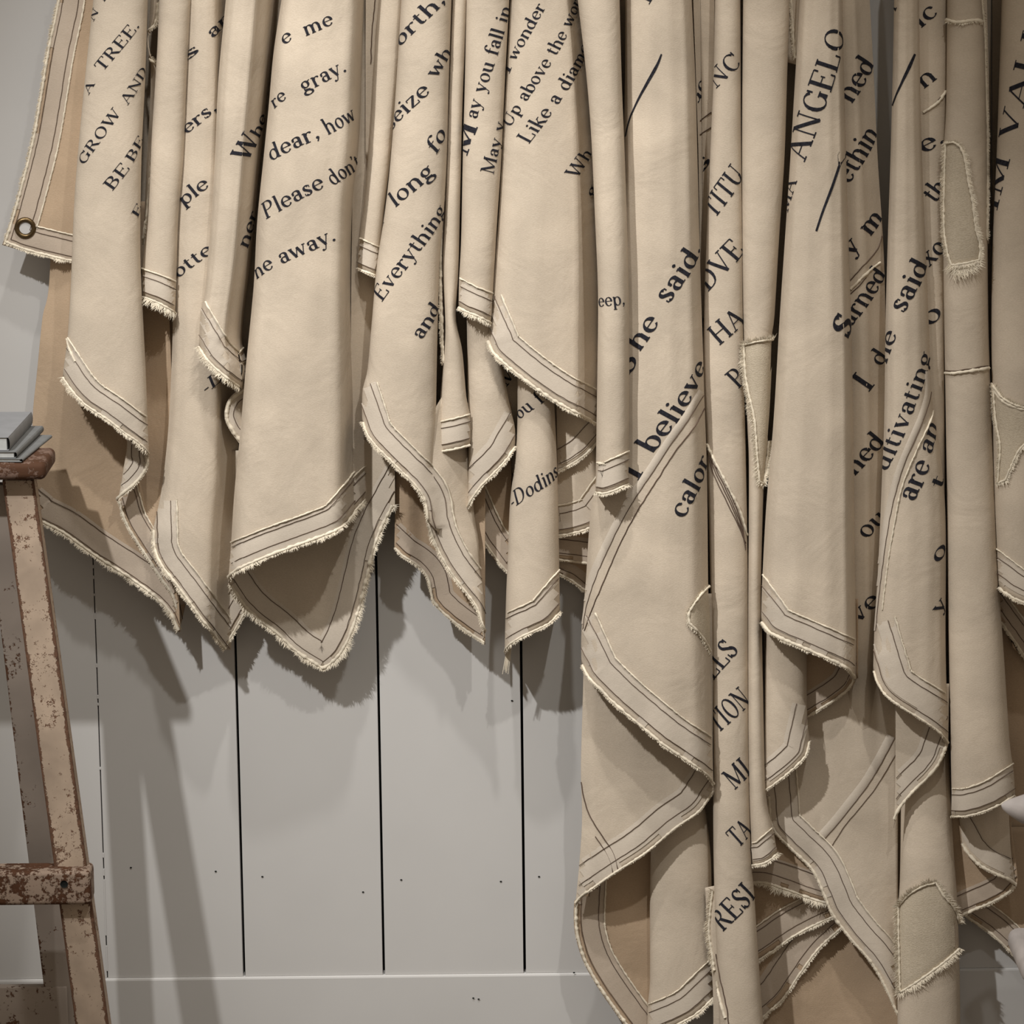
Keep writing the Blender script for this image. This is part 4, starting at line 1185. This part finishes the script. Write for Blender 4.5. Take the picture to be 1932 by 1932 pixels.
M2 = fold(Mb, [(1800, 1480), (1812, 1560), (1816, 1600)], [(1902, 1480), (1907, 1600), (1917, 1675)], [(1812, 1590), (1825, 1612), (1850, 1636), (1880, 1652), (1900, 1661), (1917, 1672)], 86, 24, top=1460, wall=False, prof=[(0, -.5), (.2, .3), (.5, 1), (.8, 1), (1, .2)])
hem(Mb, M2, [(1812, 1590), (1825, 1612), (1850, 1636), (1880, 1652), (1900, 1661), (1917, 1672)], w=42, st=(40,), ridge=False, r=4, ln=4)
M1s = fold(Mb, [(1846, 0), (1850, 200), (1855, 460)], [(1862, 0), (1866, 200), (1866, 460)], [(1855, 460), (1866, 460)], 112, 3, wall=False, prof=[(0, 0), (1, 1)])
M1 = fold(Mb, [(1787, 0), (1785, 200), (1780, 300), (1780, 500), (1783, 700), (1786, 900), (1788, 1100), (1791, 1300), (1795, 1480), (1796, 1550)], [(1852, 0), (1858, 100), (1861, 250), (1863, 400), (1865, 600), (1870, 750), (1877, 900), (1885, 1100), (1895, 1250), (1905, 1400), (1912, 1450), (1916, 1510)],
          [(1796, 1543), (1820, 1543), (1850, 1536), (1885, 1522), (1917, 1502)], (112, 132), 46)
hem(Mb, M1, [(1796, 1543), (1820, 1543), (1850, 1536), (1885, 1522), (1917, 1502)], w=54, st=(14, 44), ln=3)
fuzz(Mb, [M1, M1s], [(1852, 0), (1858, 60), (1860, 150), (1863, 250), (1862, 350), (1861, 450)], -1, 5, 3, .8)
fuzz(Mb, [M1], [(1787, 38), (1805, 42), (1825, 40), (1840, 38), (1853, 42)], 1, 6, 4.5, .9)
fuzz(Mb, [M1], [(1784, 704), (1800, 704), (1830, 700), (1850, 697), (1868, 694)], 1, 2, 4, .4)
stitch(Mb, [M1], [(1784, 699), (1800, 700), (1830, 696), (1850, 692), (1868, 690)], r=1)
cloth_patch(Mb, [M1], [(1786, 270), (1800, 268), (1812, 278), (1820, 300), (1826, 340), (1834, 380), (1840, 430), (1848, 465), (1846, 490), (1822, 496), (1796, 500), (1788, 470), (1783, 420), (1784, 330)], 'coarse linen patch with a ravelled edge', ln=9, inner=False)
fuzz(Mb, [M1], [(1796, 500), (1810, 506), (1830, 502), (1844, 492)], 1, 22, 3, 1.5)
finish(Mb, 'plain unlettered rope-like banner with a coarse linen patch near its top')

# ================================================================== banner N (right edge)
Nb = start('banner', 1920, 0)
backing(Nb, 1872, 2050, 1100, 14)
Nb['mat'] = 'tan'
N3 = fold(Nb, [(1880, 900), (1888, 1180), (1940, 1260)], [(2040, 900), (2040, 1400)], [(1886, 1175), (1915, 1215), (1950, 1260), (2040, 1300)], 40, 6, top=900, wall=False, prof=[(0, 0), (1, 1)])
hem(Nb, N3, [(1886, 1175), (1915, 1215), (1950, 1260), (2030, 1296)], w=40, st=(16, 34), ridge=True, ln=6)
Nb['mat'] = 'tan'
N4 = fold(Nb, [(1868, 600), (1868, 1560)], [(2040, 600), (2040, 1750)], [(1868, 1560), (1910, 1620), (1950, 1690), (2040, 1740)], 18, 5, top=600, wall=False, prof=[(0, 0), (.3, 1), (.6, 0), (1, 1)])
N1 = fold(Nb, [(1890, 0), (1885, 150), (1880, 300), (1873, 450), (1870, 600), (1871, 720), (1874, 900), (1880, 1050), (1884, 1115)], [(2000, 0), (2010, 600), (2020, 1160)], [(1884, 1112), (1900, 1124), (1925, 1137), (1960, 1148), (2020, 1156)], (110, 130), 62)
hem(Nb, N1, [(1884, 1112), (1900, 1124), (1925, 1137), (1960, 1148), (2020, 1156)], w=58, st=(24, 48), ln=6, r=3.5)
fuzz(Nb, [N1], [(1872, 724), (1880, 742), (1895, 758), (1915, 768), (1945, 776)], 1, 3, 4, .5)
cloth_patch(Nb, [N1], [(1876, 728), (1895, 752), (1930, 768), (1990, 775), (1990, 830), (1940, 830), (1922, 850), (1908, 880), (1898, 905), (1884, 912), (1886, 880), (1888, 840), (1880, 790)], 'linen patch with a frayed lower corner', ln=8, inner=False)
text(Nb, N1, 'IM VALI', (1880, 402), (1966, 60), 40)
finish(Nb, 'banner cut by the right frame edge, printed IM and VAL up its face')

# ================================================================== the old stepladder
lad = empty('stepladder', (0, 0, 0))


def prism(name, A_, B_, back, mat, parent, w0=None, bevel=.0009, label=None):
    """board whose front face runs from edge A_ (two points, left) to edge B_ (two points, right); back = vector"""
    a0, a1 = A_; b0, b1 = B_
    Fv = [a0, b0, b1, a1]; Bv = [p + back for p in Fv]
    V = []; Fc = []; uv = []
    def quad(p, q, r, s):           # u runs p->q, v runs q->r
        k = len(V); V.extend([p, q, r, s]); Fc.append((k, k + 1, k + 2, k + 3))
        ln_ = (q - r).length * 20
        uv.extend([(0, 0), (1, 0), (1, ln_), (0, ln_)])
    quad(Fv[0], Fv[1], Fv[2], Fv[3]); quad(Bv[1], Bv[0], Bv[3], Bv[2])
    quad(Bv[0], Fv[0], Fv[3], Bv[3]); quad(Fv[1], Bv[1], Bv[2], Fv[2])
    quad(Bv[0], Bv[1], Fv[1], Fv[0]); quad(Fv[3], Fv[2], Bv[2], Bv[3])
    o = mesh(name, V, [tuple(reversed(f)) for f in Fc], mat, parent, smooth=False)
    l = o.data.uv_layers.new(name='UVMap')
    for lo in o.data.loops: l.data[lo.index].uv = uv[lo.vertex_index]
    import bmesh
    bm = bmesh.new(); bm.from_mesh(o.data)
    bmesh.ops.remove_doubles(bm, verts=bm.verts, dist=1e-6)
    bm.normal_update(); bmesh.ops.recalc_face_normals(bm, faces=bm.faces)
    bm.to_mesh(o.data); bm.free()
    if bevel:
        b = o.modifiers.new('bevel', 'BEVEL'); b.width = bevel; b.segments = 2
    if label: o['label'] = label
    return o


def down(p, q):
    """carry the line p->q on to the floor"""
    k = (p.z - 0.0) / (p.z - q.z)
    return p + (q - p) * k


DT, DB = 420, 500
a0, a1 = at(4, 906, DT), at(142, 1932, DB)
b0, b1 = at(64, 906, DT), at(205, 1932, DB)
bk = Vector((0.0, 0.020, 0.0))
prism('front_rail', (a0, down(a0, a1)), (b0, down(b0, b1)), bk, M['rail'], lad)
# left-hand front rail mirrored beyond the frame
mx = a0.x - .085
def mir(p): return Vector((2 * mx - p.x, p.y, p.z))
prism('front_rail', (mir(b0), mir(down(b0, b1))), (mir(a0), mir(down(a0, a1))), bk, M['rail'], lad)
# back rails, a little narrower than the front pair
c0, c1 = at(-40, 930, 395), at(91, 1932, 250)
d0, d1 = at(22, 930, 395), at(150, 1932, 250)
c0, c1 = at(-32, 915, 392), at(91, 1932, 290)
d0, d1 = at(24, 915, 392), at(146, 1932, 290)
prism('back_rail', (c0, down(c0, c1)), (d0, down(d0, d1)), Vector((0, .016, 0)), M['railb'], lad)
prism('back_rail', (mir(d0), mir(down(d0, d1))), (mir(c0), mir(down(c0, c1))), Vector((0, .016, 0)), M['railb'], lad)


def slab(name, x0, x1, y0, y1, z0, z1, mat, parent, bev, seg=5, vert=False):
    v = [Vector(p) for p in ((x0, y0, z0), (x1, y0, z0), (x1, y1, z0), (x0, y1, z0), (x0, y0, z1), (x1, y0, z1), (x1, y1, z1), (x0, y1, z1))]
    o = mesh(name, v, [(0, 3, 2, 1), (4, 5, 6, 7), (0, 1, 5, 4), (1, 2, 6, 5), (2, 3, 7, 6), (3, 0, 4, 7)], mat, parent, smooth=True)
    l = o.data.uv_layers.new(name='UVMap')
    zz = {}
    for lo in o.data.loops:
        p = v[lo.vertex_index]
        l.data[lo.index].uv = (((p.z - z0) / (z1 - z0)) * .8 + .1, p.x * 10)
    b = o.modifiers.new('bevel', 'BEVEL'); b.width = bev; b.segments = seg
    o.data.polygons.foreach_set('use_smooth', [True] * 6)
    return o


# cap
tf = at(86, 888, 455); tz0 = at(40, 907, 455).z; tz1 = at(40, 873, 455).z
bkY = tf.y + .085
slab('top_cap', mir(tf).x, tf.x, tf.y, bkY, tz0, tz1, M['cap'], lad, .0062)
# step on the front rails
f = (1665 - 906) / (1932 - 906)
Dst = DT + (DB - DT) * f + 30
sx = at(171, 1670, Dst)
slab('step', mir(sx).x, sx.x, sx.y, sx.y + .034, at(80, 1709, Dst).z, at(80, 1645, Dst).z, M['step'], lad, .0045)
sx2 = at(245, 2420, DB + 70)
slab('step', mir(sx2).x, sx2.x, sx2.y, sx2.y + .034, sx2.z - .033, sx2.z, M['step'], lad, .0045)
# bolt
c = at(121, 1668, Dst + 1)
v = [c + Vector((math.cos(k) * 7 * U, 0, math.sin(k) * 7 * U)) for k in [i * math.pi / 8 for i in range(16)]]
hb = MB(); hb.grid([[p + Vector((0, -.0006, 0)) for p in v + v[:1]], [p + (c - p) * .25 + Vector((0, .0004, 0)) for p in v + v[:1]], [c + Vector((0, -.0001, 0)) for p in v + v[:1]]])
hb.build('bolt_hole', M['dark'], lad)
# spreader between the back rails
q = at(126, 1862, 300); q2 = at(126, 1960, 300)
slab('brace', mir(q).x, q.x, q.y, q.y + .012, q2.z, q.z, M['railb'], lad, .001, 2)
tag(lad, 'old wooden stepladder with chipped cream paint and brown worn edges at the left frame edge', 'ladder')

# ================================================================== books on the cap
ctop = tz1


def book(x1, y_front, y_back, z, h, w, yaw, cover, label, spine=True):
    e = empty('book')
    e.location = (x1, y_front, z); e.rotation_euler = (0, 0, yaw)
    L_ = y_back - y_front
    th = .0009
    def bx(n, p0, p1, m, bev=.0004):
        o = box(n, p0, p1, m, e, bev); return o
    bx('cover', (-w, 0, h - th), (0, L_, h), cover)
    bx('cover', (-w, 0, 0), (0, L_, th), cover)
    bx('pages', (-w + .002, .0012, th), (-.002, L_ - .0012, h - th), M['paper'], 0)
    # rounded spine
    mb = MB(); rows = []
    for j in range(2):
        rows.append([Vector((-.001 + math.sin(a) * .0022, (0, L_)[j], h / 2 - math.cos(a) * h / 2)) for a in [i / 8 * math.pi for i in range(9)]])
    mb.grid(rows); mb.build('spine', cover, e)
    tag(e, label, 'book', 'grey books on the ladder cap')
    return e


yf = at(18, 860, 440).y
book(at(42, 868, 440).x, yf - .006, yf + .125, ctop, .0035, .16, -.10, M['book2'], 'thin grey booklet at the bottom of the stack on the ladder cap')
book(at(31, 868, 440).x, yf - .004, yf + .140, ctop + .0036, .0065, .155, -.06, M['book2'], 'middle dark grey book of the stack on the ladder cap')
book(at(17, 860, 440).x, yf, yf + .145, ctop + .0103, .0135, .15, -.03, M['book'], 'thickest grey book, topmost on the ladder cap')

# ================================================================== pale chair, only the tips of its arm and seat in view
ch = empty('armchair')
DA = 330
arm = MB()
arm.tube([at(1889, 1519, DA), at(1893, 1520, DA), at(1905, 1522, DA), at(1930, 1526, DA), at(1990, 1530, DA), at(2200, 1536, DA), at(2320, 1540, DA), at(2335, 1540, DA)],
         [1 * U, 7 * U, 15 * U, 27 * U, 31 * U, 31 * U, 28 * U, 2 * U], 16)
arm.build('armrest', M['pale'], ch)
st = at(1924, 1826, DA)
slab('seat', st.x, st.x + .34, st.y - .02, st.y + .10, st.z - .013, st.z + .013, M['pale'], ch, .011)
for qx in (st.x + .05, st.x + .29):
    for qy in (st.y, st.y + .08):
        lg = MB(); lg.tube([(qx, qy, 0), (qx, qy, st.z)], .010, 10); lg.build('leg', M['pale'], ch)
for qx in (st.x + .06, st.x + .24):
    lg = MB(); lg.tube([(qx, st.y, st.z), (qx, st.y, at(2000, 1530, DA).z)], .008, 10); lg.build('arm_post', M['pale'], ch)
tag(ch, 'pale grey painted chair, just its rounded arm tip showing at the right frame edge', 'chair')
